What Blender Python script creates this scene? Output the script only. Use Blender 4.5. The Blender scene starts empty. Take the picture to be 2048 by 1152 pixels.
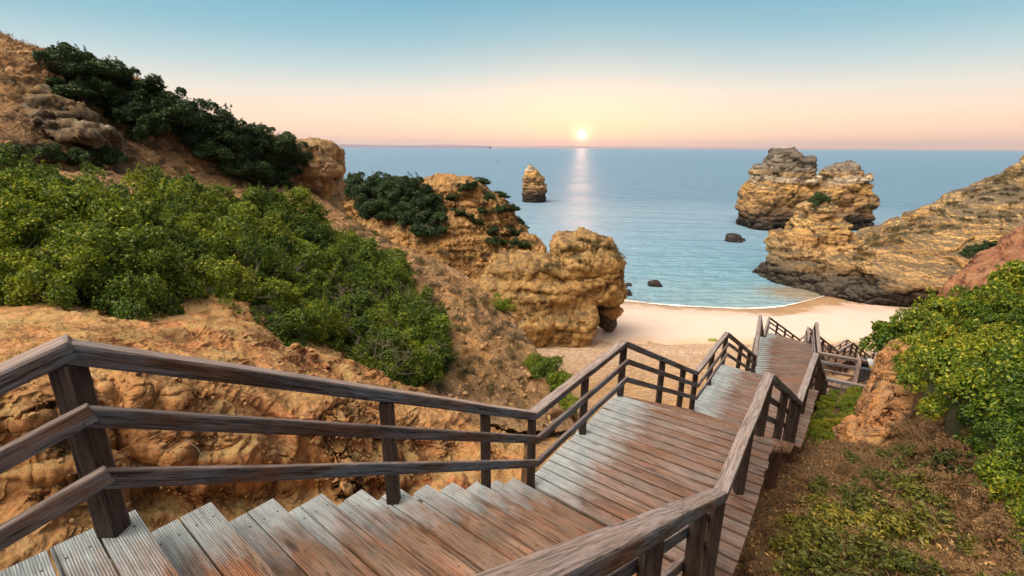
import bpy, bmesh, math, random
import numpy as np
from mathutils import Vector, Matrix, Euler
from mathutils.bvhtree import BVHTree
R = math.radians
random.seed(7); rng = np.random.default_rng(7)
C = bpy.context.scene.collection
SC = bpy.context.scene

# ------------------------------------------------------------------ camera, world, sun
H = 22.0                                   # eye height above the sea
FPX, W2, H2 = 950.0, 1024.0, 576.0         # focal length in px of the 2048 px photo
ROLL = 0.0057; PITCH = math.atan((576 - 294.2) / FPX)
cam = bpy.data.cameras.new('camera'); camo = bpy.data.objects.new('camera', cam); C.objects.link(camo)
cam.sensor_width = 36; cam.lens = FPX / 2048 * 36; cam.clip_start = 0.05; cam.clip_end = 60000
camo.matrix_world = Matrix.Translation((0, 0, H)) @ Euler((R(90) - PITCH, 0, 0)).to_matrix().to_4x4() @ Matrix.Rotation(ROLL, 4, 'Z')
SC.camera = camo
SUN_AZ, SUN_EL = R(7.9), R(1.35)
sun_dir = Vector((math.sin(SUN_AZ) * math.cos(SUN_EL), math.cos(SUN_AZ) * math.cos(SUN_EL), math.sin(SUN_EL)))
SC.view_settings.view_transform = 'Standard'; SC.view_settings.look = 'None'
SC.view_settings.gamma = 1; SC.view_settings.exposure = 0.0

class NT:
    def __init__(s, tree): s.t = tree; s.n = tree.nodes; s.l = tree.links
    def __call__(s, typ, ins=None, **kw):
        n = s.n.new(typ)
        for k, v in kw.items(): setattr(n, k, v)
        for k, v in (ins or {}).items():
            i = n.inputs[k]
            if isinstance(v, bpy.types.NodeSocket): s.l.new(v, i)
            else: i.default_value = v
        return n
    def math(s, op, a, b=0.0, c=None, clamp=False):
        d = {0: a, 1: b}
        if c is not None: d[2] = c
        return s('ShaderNodeMath', d, operation=op, use_clamp=clamp).outputs[0]
    def mix(s, f, a, b, mode='MIX'):
        n = s('ShaderNodeMix', data_type='RGBA', blend_type=mode)
        for i, v in ((0, f), (6, a), (7, b)):
            if isinstance(v, bpy.types.NodeSocket): s.l.new(v, n.inputs[i])
            elif i == 0: n.inputs[i].default_value = v
            else: n.inputs[i].default_value = tuple(v) + ((1,) if len(v) == 3 else ())
        return n.outputs[2]
    def ramp(s, f, stops, interp='LINEAR'):
        n = s('ShaderNodeValToRGB', {0: f}); r = n.color_ramp; r.interpolation = interp
        while len(r.elements) < len(stops): r.elements.new(0.5)
        for e, (p, c) in zip(r.elements, stops):
            e.position = p; e.color = (c, c, c, 1) if isinstance(c, (int, float)) else tuple(c) + (1,)
        return n.outputs[0]
    def noise(s, vec, scale, detail=4, rough=0.55, dist=0.0):
        return s('ShaderNodeTexNoise', {'Vector': vec, 'Scale': scale, 'Detail': detail, 'Roughness': rough, 'Distortion': dist}).outputs[0]
    def mapv(s, vec, scale=(1, 1, 1), loc=(0, 0, 0), rot=(0, 0, 0)):
        return s('ShaderNodeMapping', {'Vector': vec, 'Scale': scale, 'Location': loc, 'Rotation': rot}).outputs[0]

def srgb(r, g, b):
    f = lambda c: (c / 255 / 12.92) if c / 255 <= .04045 else ((c / 255 + .055) / 1.055) ** 2.4
    return (f(r), f(g), f(b))

world = bpy.data.worlds.new('World'); SC.world = world; world.use_nodes = True
w = NT(world.node_tree); w.n.clear()
tc = w('ShaderNodeTexCoord').outputs['Generated']
nrm = w('ShaderNodeVectorMath', {0: tc}, operation='NORMALIZE').outputs[0]
sep = w('ShaderNodeSeparateXYZ', {0: nrm})
el = w.math('ARCSINE', sep.outputs[2]); eln = w.math('MULTIPLY', el, 1 / R(90), clamp=True)
a_ = lambda d: d / 90
sky = w.ramp(eln, [(0, srgb(226, 184, 178)), (a_(.9), srgb(242, 196, 174)), (a_(2.1), srgb(248, 210, 180)), (a_(3.7), srgb(243, 219, 198)),
                   (a_(5.6), srgb(226, 222, 212)), (a_(8.0), srgb(186, 210, 216)), (a_(11.0), srgb(140, 192, 210)), (a_(15), srgb(100, 174, 200)), (a_(24), srgb(84, 155, 188)), (a_(50), srgb(150, 185, 210))])
dotn = w('ShaderNodeVectorMath', {0: nrm, 1: tuple(sun_dir)}, operation='DOT_PRODUCT').outputs['Value']
ang = w.math('ARCCOSINE', w.math('MINIMUM', dotn, 0.9999999))
def glow(sig, amp):
    q = w.math('DIVIDE', ang, R(sig)); return w.math('MULTIPLY', w.math('EXPONENT', w.math('MULTIPLY', w.math('MULTIPLY', q, q), -1.0)), amp)
horiz = w.ramp(eln, [(0, 1.0), (a_(14), 0.0)])
wide = w.math('MULTIPLY', glow(22, 1.0), horiz)
sky = w.mix(w.math('MULTIPLY', wide, 0.3), sky, srgb(252, 226, 192))
sky = w.mix(glow(1.7, 0.3), sky, srgb(255, 226, 170))
disc = w.math('MULTIPLY', w.math('LESS_THAN', ang, R(0.43)), 2.5)
sky = w.mix(1.0, sky, w.mix(disc, (0, 0, 0), (1.0, .93, .72)), 'ADD')
sky = w.mix(1.0, sky, w.mix(glow(.85, 1.0), (0, 0, 0), (1.0, .8, .45)), 'ADD')
# sky out of view, high and behind: dimmed, with a lobe added as key
nish = w('ShaderNodeTexSky', sky_type='NISHITA'); nish.sun_disc = False; nish.sun_elevation = SUN_EL; nish.sun_rotation = SUN_AZ
back = w.ramp(w.math('ADD', w.math('MULTIPLY', sep.outputs[1], -0.5), 0.5), [(0.42, 0.0), (0.7, 1.0)])     # 1 behind the viewer
high = w.ramp(eln, [(a_(22), 0.0), (a_(45), 1.0)])
sky = w.mix(w.math('MAXIMUM', back, high), sky, (0.15, 0.15, 0.175))
kd = Vector((-0.42, -0.30, 0.86)).normalized()      # added soft key light, an unseen bright lobe over the viewer's left shoulder
kang = w.math('ARCCOSINE', w.math('MINIMUM', w('ShaderNodeVectorMath', {0: nrm, 1: tuple(kd)}, operation='DOT_PRODUCT').outputs['Value'], 0.999999))
kq = w.math('DIVIDE', kang, R(25)); klobe = w.math('EXPONENT', w.math('MULTIPLY', w.math('MULTIPLY', kq, kq), -1.0))
sky = w.mix(1.0, sky, w('ShaderNodeVectorMath', {0: (14.6, 12.2, 9.6), 'Scale': w.math('MULTIPLY', klobe, w.math('MAXIMUM', back, high))}, operation='SCALE').outputs[0], 'ADD')
boost = w.ramp(eln, [(0, 1.0), (a_(1.5), .93), (a_(5), .82), (a_(10), .75)])
boost = w.math('MULTIPLY', boost, 1.36)      # seen through the haze near the horizon
skyb = w('ShaderNodeVectorMath', {0: sky, 'Scale': boost}, operation='SCALE').outputs[0]
skyb = w.mix(1.0, skyb, w('ShaderNodeVectorMath', {0: nish.outputs[0], 'Scale': 0.02}, operation='SCALE').outputs[0], 'ADD')
low = w.math('GREATER_THAN', sep.outputs[2], -0.02)
bg = w('ShaderNodeBackground', {'Color': skyb, 'Strength': 1.0})
w('ShaderNodeOutputWorld', {0: bg.outputs[0]})

sl = bpy.data.lights.new('sun', 'SUN'); sl.energy = 1.1; sl.angle = R(0.6); sl.color = (1.0, 0.50, 0.30)
so = bpy.data.objects.new('sun', sl); C.objects.link(so)
so.rotation_euler = (-Vector((math.sin(SUN_AZ) * math.cos(R(3)), math.cos(SUN_AZ) * math.cos(R(3)), math.sin(R(3))))).to_track_quat('-Z', 'Y').to_euler()
so.location = (0, 20, 60)

# ------------------------------------------------------------------ geometry helpers
CP, SP = math.cos(PITCH), math.sin(PITCH)
def ray(px, py):
    X, Y = px - W2, H2 - py
    x = X * math.cos(ROLL) - Y * math.sin(ROLL); y = X * math.sin(ROLL) + Y * math.cos(ROLL)
    return np.array([x, FPX * CP + y * SP, y * CP - FPX * SP])
def P(px, py, F):
    r = ray(px, py); r = r * (F / r[1]); return (r[0], r[1], r[2] + H)
def PZ(px, py, z):
    r = ray(px, py); r = r * ((z - H) / r[2]); return (r[0], r[1], z)
def Wd(x, y, z): return (x, y, z + H)
def project(p):
    p = np.asarray(p, float); x = p[..., 0]; f = p[..., 1]; z = p[..., 2] - H
    d = f * CP - z * SP; y = f * SP + z * CP
    X = x / d * FPX; Y = y / d * FPX
    c, s = math.cos(ROLL), math.sin(ROLL)
    return np.stack([W2 + X * c + Y * s, H2 - (-X * s + Y * c), d], -1)

def _hash(ix, iy, iz, seed):
    h = (ix * 374761393 + iy * 668265263 + iz * 2147483647 + seed * 1274126177) & 0xffffffff
    h = ((h ^ (h >> 13)) * 1274126177) & 0xffffffff
    return ((h ^ (h >> 16)) & 0xffffff) / float(0xffffff)
def vnoise(p, seed=0):
    i = np.floor(p).astype(np.int64); f = p - i; u = f * f * f * (f * (f * 6 - 15) + 10)
    r = 0
    for dx in (0, 1):
        wx = u[:, 0] if dx else 1 - u[:, 0]
        for dy in (0, 1):
            wy = u[:, 1] if dy else 1 - u[:, 1]
            for dz in (0, 1):
                wz = u[:, 2] if dz else 1 - u[:, 2]
                r = r + wx * wy * wz * _hash(i[:, 0] + dx, i[:, 1] + dy, i[:, 2] + dz, seed)
    return r * 2 - 1
def fbm(p, scale, octaves=4, gain=0.5, seed=0, sc=(1, 1, 1), ridge=False):
    q = p * np.array(sc) * scale; a = 1; t = 0; n = 0
    for o in range(octaves):
        v = vnoise(q + o * 17.3, seed + o)
        if ridge: v = 1 - 2 * np.abs(v)
        t = t + a * v; n += a; a *= gain; q = q * 2.03
    return t / n

def worley(p, scale, seed=0, sc=(1, 1, 1)):
    """nearest and second nearest distances and a random value per cell"""
    q = p * np.array(sc) * scale; i = np.floor(q).astype(np.int64); f1 = np.full(len(q), 9.); f2 = f1.copy(); cid = np.zeros(len(q)); dv = np.zeros_like(q)
    for dx in (-1, 0, 1):
        for dy in (-1, 0, 1):
            for dz in (-1, 0, 1):
                c = i + np.array([dx, dy, dz]); o = np.stack([_hash(c[:, 0], c[:, 1], c[:, 2], seed + k) for k in range(3)], 1)
                d = np.linalg.norm(c + o - q, axis=1); h = _hash(c[:, 0], c[:, 1], c[:, 2], seed + 7); m = d < f1
                f2 = np.where(m, f1, np.minimum(f2, d)); cid = np.where(m, h, cid); dv = np.where(m[:, None], q - c - o, dv); f1 = np.where(m, d, f1)
    return f1, f2, cid, dv
def catmull(A, n):
    """resample array A (k, ...) along axis 0 to n samples"""
    k = A.shape[0]; t = np.linspace(0, k - 1, n); i = np.clip(np.floor(t).astype(int), 0, k - 2); f = (t - i)
    g = lambda j: A[np.clip(j, 0, k - 1)]
    f = f.reshape((-1,) + (1,) * (A.ndim - 1))
    p0, p1, p2, p3 = g(i - 1), g(i), g(i + 1), g(i + 2)
    p0 = np.where((i == 0).reshape(f.shape), 2 * p1 - p2, p0); p3 = np.where((i == k - 2).reshape(f.shape), 2 * p2 - p1, p3)
    m1, m2 = (p2 - p0) * .5 * .8, (p3 - p1) * .5 * .8
    return (2 * f**3 - 3 * f**2 + 1) * p1 + (f**3 - 2 * f**2 + f) * m1 + (-2 * f**3 + 3 * f**2) * p2 + (f**3 - f**2) * m2

def new_mesh(name, V, F, mats, smooth=True):
    me = bpy.data.meshes.new(name)
    V = np.ascontiguousarray(V, np.float32); F = np.asarray(F, np.int32)
    nv = F.shape[1]
    me.vertices.add(len(V)); me.vertices.foreach_set('co', V.ravel())
    me.loops.add(F.size); me.loops.foreach_set('vertex_index', F.ravel())
    me.polygons.add(len(F)); me.polygons.foreach_set('loop_start', np.arange(0, F.size, nv, dtype=np.int32))
    me.update(calc_edges=True); me.validate()
    if smooth: me.polygons.foreach_set('use_smooth', np.ones(len(me.polygons), bool))
    for m in (mats if isinstance(mats, (list, tuple)) else [mats]): me.materials.append(m)
    return me
def link(name, me, loc=(0, 0, 0)):
    o = bpy.data.objects.new(name, me); o.location = loc; C.objects.link(o); return o
def tag(o, label=None, cat=None, group=None, kind=None):
    if label: o['label'] = label
    if cat: o['category'] = cat
    if group: o['group'] = group
    if kind: o['kind'] = kind
    return o
def empty(name, loc):
    o = bpy.data.objects.new(name, None); o.location = loc; C.objects.link(o); return o

def grid_normals(G):
    du = np.gradient(G, axis=0); dv = np.gradient(G, axis=1)
    n = np.cross(du, dv); return n / (np.linalg.norm(n, axis=-1, keepdims=True) + 1e-9)
SHEETS = {}
def ext(rows, left, f, zf=.6):
    """carry a sheet on beyond its first or last column"""
    out = []
    for r in rows:
        a, b = (np.array(r[0]), np.array(r[1])) if left else (np.array(r[-1]), np.array(r[-2]))
        e = a + (a - b) * np.array([f, f, f * zf]); out.append([tuple(e)] + list(r) if left else list(r) + [tuple(e)])
    return out
def sheet(name, rows, nu, nv, disp, mat, flip=False, label=None):
    """rows: control points, resampled to nu x nv, then displaced along the normal by disp(points, normals)."""
    A = np.array(rows, float); G = catmull(A, nu); G = catmull(G.transpose(1, 0, 2), nv).transpose(1, 0, 2)
    N = grid_normals(G)
    flip = ((N * (np.array([0, 0, H + 6.0]) - G)).sum(-1) / (np.linalg.norm(G - np.array([0, 0, H]), axis=-1) + 1)).mean() < 0
    if flip: N = -N
    for d in disp:
        D = d(G.reshape(-1, 3), N.reshape(-1, 3)); D = D.reshape(nu, nv, -1)
        G = G + (N * D if D.shape[2] == 1 else D)
        N = grid_normals(G)
        if flip: N = -N
    idx = np.arange(nu * nv).reshape(nu, nv)
    F = np.stack([idx[:-1, :-1], idx[1:, :-1], idx[1:, 1:], idx[:-1, 1:]], -1).reshape(-1, 4)
    if flip: F = F[:, ::-1]
    o = link(name, new_mesh(name, G.reshape(-1, 3), F, mat)); tag(o, label=label, kind='structure')
    SHEETS[o.name] = (G, N)
    return o

def blobs_mesh(blobs, voxel):
    """union of rounded boxes / ellipsoids, voxel remeshed; blob = (x,y,z, rx,ry,rz, exponent, rotz)"""
    bm = bmesh.new()
    for b in blobs:
        x, y, z, rx, ry, rz = b[:6]; e = b[6] if len(b) > 6 else 2.6; rot = b[7] if len(b) > 7 else 0; tilt = b[8] if len(b) > 8 else 0
        r = bmesh.ops.create_icosphere(bm, subdivisions=4, radius=1)
        M = Matrix.Translation((x, y, z)) @ Matrix.Rotation(rot, 4, 'Z') @ Matrix.Rotation(tilt, 4, 'Y')
        for v in r['verts']:
            c = v.co.normalized(); k = (abs(c.x)**e + abs(c.y)**e + abs(c.z)**e) ** (-1 / e)
            v.co = M @ Vector((c.x * k * rx, c.y * k * ry, c.z * k * rz))
    me = bpy.data.meshes.new('tmp'); bm.to_mesh(me); bm.free()
    o = bpy.data.objects.new('tmp', me); C.objects.link(o)
    m = o.modifiers.new('r', 'REMESH'); m.mode = 'VOXEL'; m.voxel_size = voxel; m.adaptivity = 0
    s_ = o.modifiers.new('s', 'SMOOTH'); s_.iterations = 1; s_.factor = .5
    dg = bpy.context.evaluated_depsgraph_get(); ev = o.evaluated_get(dg); em = ev.to_mesh()
    n = len(em.vertices); V = np.empty(n * 3, np.float32); em.vertices.foreach_get('co', V); V = V.reshape(-1, 3)
    F = np.array([tuple(p.vertices) for p in em.polygons if len(p.vertices) == 4], np.int32)
    ev.to_mesh_clear(); bpy.data.objects.remove(o); bpy.data.meshes.remove(me)
    return V.astype(float), F
def vnormals(V, F):
    n = np.cross(V[F[:, 2]] - V[F[:, 0]], V[F[:, 3]] - V[F[:, 1]]); N = np.zeros_like(V)
    for k in range(4): np.add.at(N, F[:, k], n)
    return N / (np.linalg.norm(N, axis=1, keepdims=True) + 1e-9)
def rock(name, blobs, voxel, disp, mat, base=None):
    V, F = blobs_mesh(blobs, voxel); N = vnormals(V, F)
    for d in disp: V = V + N * d(V, N).reshape(-1, 1); N = vnormals(V, F)
    loc = np.array([V[:, 0].mean(), V[:, 1].mean(), V[:, 2].min() if base is None else base])
    return link(name, new_mesh(name, V - loc, F, mat), loc)

# displacement recipes -------------------------------------------------------
def rough(scale, amp, oct=4, seed=0, sc=(1, 1, 1), ridge=False, gain=.5):
    return lambda p, n: amp * fbm(p, scale, oct, gain, seed, sc, ridge)
def strata(thick, amp, seed=0, warp=.6):
    """ledges: bands of harder rock standing out, by height, on steep faces only"""
    def f(p, n):
        steep = np.clip(1.5 - np.abs(n[:, 2]) * 1.5, 0, 1)
        q = p.copy(); zz = p[:, 2] + warp * fbm(p, .08, 3, .5, seed + 5)
        q = np.stack([p[:, 0] * .05, p[:, 1] * .05, zz / thick], 1)
        a = vnoise(q * 1.0, seed); b = vnoise(q * 2.7, seed + 1)
        return steep * amp * (np.tanh(a * 3) * .7 + np.tanh(b * 3) * .35)
    return f
def gully(scale, amp, seed=0, zs=.12, thr=0.0):
    """run-off channels: noise nearly constant along z, cut inward on steep ground"""
    def f(p, n):
        steep = np.clip(1.2 - np.abs(n[:, 2]) * 1.1, 0.1, 1)
        r = fbm(p, scale, 4, .55, seed, (1, 1, zs), True)
        return steep * amp * (r - .25)
    return f
def blocks(scale, amp, seed=0, sc=(1, 1, 1.8), crack=.5):
    """broken rock: every cell of a warped cell pattern stands out by its own amount, cracks between"""
    def f(p, n):
        q = p + .35 / scale * np.stack([fbm(p, scale * .9, 2, .5, seed + 3), fbm(p, scale * .9, 2, .5, seed + 4), fbm(p, scale * .9, 2, .5, seed + 6)], 1)
        f1, f2, c, dv = worley(q, scale, seed, sc); e = np.clip((f2 - f1) * 9, 0, 1)
        th_ = c * 6283.0; g = np.stack([np.cos(th_), np.sin(th_), np.sin(c * 9137.0)], 1)
        return amp * ((c - .5) * 1.2 - crack * .7 * (1 - e) + .9 * (dv * g).sum(1))
    return f
def chunks(scale, amp, seed=0):
    """blocky clods: quantised noise"""
    def f(p, n):
        a = fbm(p, scale, 2, .5, seed) * 4; fl = np.floor(a); t = a - fl
        return amp * (fl + np.clip(t * 4 - 1.5, 0, 1)) * .5
    return f

# ------------------------------------------------------------------ materials
def mat(name):
    m = bpy.data.materials.new(name); m.use_nodes = True; t = NT(m.node_tree); t.n.clear(); return m, t
def finish(t, col, rough=.8, bump=None, spec=.3, **kw):
    d = {'Base Color': col, 'Roughness': rough, 'Specular IOR Level': spec}; d.update(kw)
    b = t('ShaderNodeBsdfPrincipled', {k: (tuple(v) + (1,) if k == 'Base Color' and isinstance(v, tuple) and len(v) == 3 else v) for k, v in d.items()})
    if bump is not None: t.l.new(bump, b.inputs['Normal'])
    t('ShaderNodeOutputMaterial', {0: b.outputs[0]}); return b
def bumpn(t, h, strength, dist, normal=None):
    d = {'Height': h, 'Strength': strength, 'Distance': dist}
    if normal is not None: d['Normal'] = normal
    return t('ShaderNodeBump', d).outputs[0]

def earth_mat(name, c1, c2, c3, pale, grass, grass_amt=.5, scale=1.0, dark_base=None, strata_amt=0.0, strata_cols=None, crack=.6, bd=.16):
    m, t = mat(name); geo = t('ShaderNodeNewGeometry'); pos = geo.outputs['Position']
    n1 = t.noise(pos, .35 * scale, 6, .6, .6); n2 = t.noise(pos, 2.3 * scale, 8, .65); n3 = t.noise(pos, 14 * scale, 6, .7)
    str_ = t.noise(t.mapv(pos, (3.0 * scale, 3.0 * scale, .5 * scale)), 1.0, 6, .6, .8)
    col = t.mix(t.ramp(n1, [(.38, 0), (.62, 1)]), c1, c2)
    col = t.mix(t.ramp(str_, [(.45, 0), (.7, .8)]), col, c3)
    col = t.mix(t.ramp(n2, [(.52, 0), (.72, .85)]), col, pale)
    if strata_amt:
        sp = t('ShaderNodeSeparateXYZ', {0: pos}); wv = t.math('ADD', sp.outputs[2], t.math('MULTIPLY', t.noise(pos, .12, 3), 2.2))
        cmb = t('ShaderNodeCombineXYZ', {0: t.math('MULTIPLY', sp.outputs[0], .04), 1: t.math('MULTIPLY', sp.outputs[1], .04), 2: wv}).outputs[0]
        sn = t.noise(cmb, .9, 6, .62)
        col = t.mix(strata_amt, col, t.ramp(sn, strata_cols))
    nz = t('ShaderNodeSeparateXYZ', {0: geo.outputs['Normal']}).outputs[2]
    gm = t.math('MULTIPLY', t.ramp(nz, [(.45, 0), (.85, 1)]), t.ramp(t.noise(pos, 1.1 * scale, 6, .7), [(.38, 0), (.6, 1)]))
    col = t.mix(t.math('MULTIPLY', gm, grass_amt), col, grass)
    st1 = t.noise(t.mapv(pos, (1.3 * scale, 1.3 * scale, .35 * scale), (7, 3, 1)), 1.0, 7, .68, .5)
    col = t.mix(t.ramp(st1, [(.50, 0), (.62, .72)]), col, tuple(c * .34 for c in c3))
    crk = t('ShaderNodeTexVoronoi', {'Vector': t('ShaderNodeVectorMath', {0: pos, 1: t('ShaderNodeVectorMath', {0: t('ShaderNodeTexNoise', {'Vector': pos, 'Scale': 1.5 * scale, 'Detail': 3}).outputs[1], 'Scale': .8 / scale}, operation='SCALE').outputs[0]}, operation='ADD').outputs[0], 'Scale': .8 * scale}, feature='DISTANCE_TO_EDGE').outputs['Distance']
    col = t.mix(t.ramp(crk, [(.0, crack), (.035, 0)]), col, tuple(c * .2 for c in c3))
    spk = t('ShaderNodeTexVoronoi', {'Vector': pos, 'Scale': 9 * scale, 'Randomness': 1}, feature='F1').outputs['Distance']
    col = t.mix(t.ramp(spk, [(.08, .35), (.22, 0)]), col, pale)
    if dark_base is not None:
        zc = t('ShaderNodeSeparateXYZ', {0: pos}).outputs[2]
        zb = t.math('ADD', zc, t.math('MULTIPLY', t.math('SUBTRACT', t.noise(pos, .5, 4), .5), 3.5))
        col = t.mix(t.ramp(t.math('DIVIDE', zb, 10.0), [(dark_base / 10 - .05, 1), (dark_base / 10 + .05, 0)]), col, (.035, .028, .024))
    v = t.mix(t.ramp(n3, [(.3, .55), (.7, 1.3)]), (0, 0, 0), (1, 1, 1)); col = t.mix(1.0, col, v, 'MULTIPLY')
    hgt = t.math('ADD', t.math('MULTIPLY', n2, .6), t.math('MULTIPLY', n3, .35)); hgt = t.math('ADD', hgt, t.math('MULTIPLY', t.noise(pos, 60 * scale, 3), .08))
    finish(t, col, .93, bumpn(t, hgt, .9, bd / scale), .15)
    return m

def stack_mat(name, bands, dark):
    m, t = mat(name); geo = t('ShaderNodeNewGeometry'); pos = geo.outputs['Position']; sp = t('ShaderNodeSeparateXYZ', {0: pos}); nz = t('ShaderNodeSeparateXYZ', {0: geo.outputs['Normal']}).outputs[2]
    wz = t.math('ADD', sp.outputs[2], t.math('MULTIPLY', t.math('SUBTRACT', t.noise(pos, .13, 4), .5), 3.2)); wz = t.math('ADD', wz, t.math('MULTIPLY', t.math('SUBTRACT', t.noise(pos, 1.1, 4), .5), .9))
    col = t.ramp(t.math('DIVIDE', wz, 22.0), bands)
    cmb = t('ShaderNodeCombineXYZ', {0: t.math('MULTIPLY', sp.outputs[0], .06), 1: t.math('MULTIPLY', sp.outputs[1], .06), 2: wz}).outputs[0]
    fine = t.noise(cmb, 2.2, 5, .6); col = t.mix(1.0, col, t.ramp(fine, [(.40, .42), (.48, 1.0), (.62, 1.3)]), 'MULTIPLY')
    col = t.mix(t.ramp(t.noise(pos, .2, 8, .7), [(.52, 0), (.62, .45)]), col, dark)
    col = t.mix(t.math('MULTIPLY', t.ramp(nz, [(.62, 0), (.86, 1)]), .8), col, dark)
    pits = t.ramp(t.noise(pos, 1.9, 6, .7), [(.3, .5), (.45, 1.0), (.75, 1.15)]); col = t.mix(1.0, col, pits, 'MULTIPLY')
    hgt = t.math('ADD', t.math('MULTIPLY', fine, .5), t.noise(pos, 1.4, 7, .65)); finish(t, col, .92, bumpn(t, hgt, 1.0, .55), .15); return m
M_stackr = stack_mat('banded_stack_rock', [(.0, (.03, .024, .02)), (.12, (.04, .032, .026)), (.2, (.20, .12, .065)), (.34, (.40, .24, .10)), (.42, (.30, .17, .075)), (.5, (.56, .34, .12)), (.56, (.44, .25, .09)), (.62, (.60, .52, .40)), (.68, (.46, .30, .14)), (.75, (.24, .20, .155)), (1, (.17, .15, .125))], (.105, .092, .078))
M_cliffr = stack_mat('banded_cliff_rock', [(.0, (.03, .024, .02)), (.10, (.04, .032, .026)), (.16, (.26, .17, .09)), (.26, (.52, .34, .15)), (.34, (.38, .22, .09)), (.42, (.55, .36, .14)), (.5, (.40, .24, .10)), (.58, (.5, .34, .16)), (.7, (.34, .24, .13)), (.85, (.44, .29, .12)), (1, (.36, .24, .12))], (.10, .088, .07))
OCHRE, RUST, TAN, PALE = (.50, .27, .095), (.46, .19, .075), (.42, .27, .13), (.62, .45, .26)
M_bank = earth_mat('ochre_earth', (.46, .25, .10), (.50, .21, .09), (.30, .15, .065), (.60, .39, .21), (.36, .28, .12), .75, 1.5, crack=.1, bd=.11)
M_hill = earth_mat('scree_slope', (.27, .17, .10), (.46, .25, .10), (.20, .13, .09), (.42, .32, .21), (.25, .165, .08), .8, .8, crack=.15)
M_head = earth_mat('sandstone_headland', (.52, .31, .12), (.54, .28, .095), (.32, .18, .08), (.62, .43, .21), (.19, .14, .075), .8, .5, 1.0, .35,
                   [(.3, (.34, .19, .08)), (.45, (.52, .33, .14)), (.6, (.42, .24, .09)), (.75, (.6, .45, .24))])
M_rock = earth_mat('strata_rock', (.40, .25, .11), (.46, .29, .13), (.22, .17, .12), (.52, .42, .28), (.11, .10, .075), .95, .35, 3.4, .65,
                   [(.30, (.20, .14, .09)), (.40, (.44, .27, .10)), (.5, (.38, .22, .09)), (.58, (.56, .42, .24)), (.66, (.42, .26, .11)), (.8, (.30, .25, .19))])
M_red = earth_mat('red_earth', (.36, .165, .09), (.31, .13, .07), (.18, .09, .06), (.46, .28, .17), (.30, .2, .1), .4, .7, crack=.25, bd=.12)
M_soil = earth_mat('litter_soil', (.13, .08, .045), (.20, .11, .055), (.09, .055, .035), (.26, .18, .11), (.14, .105, .055), .8, 3.0, crack=.0)
M_spur = earth_mat('spur_earth', (.50, .25, .095), (.44, .20, .08), (.15, .12, .10), (.52, .36, .22), (.32, .24, .12), .4, 1.3, crack=.2, bd=.1)
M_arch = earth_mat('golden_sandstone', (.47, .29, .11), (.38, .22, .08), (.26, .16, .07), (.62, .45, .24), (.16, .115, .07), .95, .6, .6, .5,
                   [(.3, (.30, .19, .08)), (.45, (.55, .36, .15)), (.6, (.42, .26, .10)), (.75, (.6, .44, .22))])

def sand_mat():
    m, t = mat('sand'); geo = t('ShaderNodeNewGeometry'); pos = geo.outputs['Position']; z = t('ShaderNodeSeparateXYZ', {0: pos}).outputs[2]
    n = t.noise(pos, .6, 6, .6)
    zz = t.math('ADD', z, t.math('MULTIPLY', t.math('SUBTRACT', t.noise(pos, .35, 4), .5), .5))
    col = t.ramp(t.math('DIVIDE', zz, 3.0), [(0, (.30, .18, .09)), (.045, (.36, .23, .13)), (.075, (.54, .40, .32)), (.16, (.57, .475, .43)), (.48, (.59, .49, .435)), (.58, (.55, .38, .22)), (.8, (.5, .31, .14))])
    col = t.mix(t.ramp(n, [(.35, .0), (.75, .25)]), col, (.48, .36, .27))
    wet = t.ramp(t.math('DIVIDE', zz, 3.0), [(.06, .25), (.22, .85)])
    finish(t, col, wet, bumpn(t, t.noise(pos, 9, 6, .7), .35, .06), .35); return m
M_sand = sand_mat()
def gravel_mat():
    m, t = mat('shingle'); geo = t('ShaderNodeNewGeometry'); pos = geo.outputs['Position']
    vo = t('ShaderNodeTexVoronoi', {'Vector': pos, 'Scale': 5.5}); c = t('ShaderNodeSeparateColor', {0: vo.outputs['Color']}).outputs[0]
    base = t.mix(t.ramp(t.noise(pos, .22, 4), [(.4, 0), (.62, 1)]), (.50, .30, .13), (.58, .38, .22))
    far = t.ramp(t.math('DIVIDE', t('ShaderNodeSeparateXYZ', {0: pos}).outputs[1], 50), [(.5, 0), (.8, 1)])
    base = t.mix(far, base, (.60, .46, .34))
    col = t.mix(t.ramp(c, [(.2, .0), (.95, .8)]), base, (.25, .16, .10))
    col = t.mix(t.ramp(t.noise(pos, 1.3, 6, .7), [(.5, 0), (.7, .6)]), col, (.33, .2, .08))
    h = t.math('ADD', t.math('MULTIPLY', vo.outputs['Distance'], -1.0), t.noise(pos, 20, 4))
    finish(t, col, .9, bumpn(t, h, .8, .12), .2); return m
M_shingle = gravel_mat()

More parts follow.
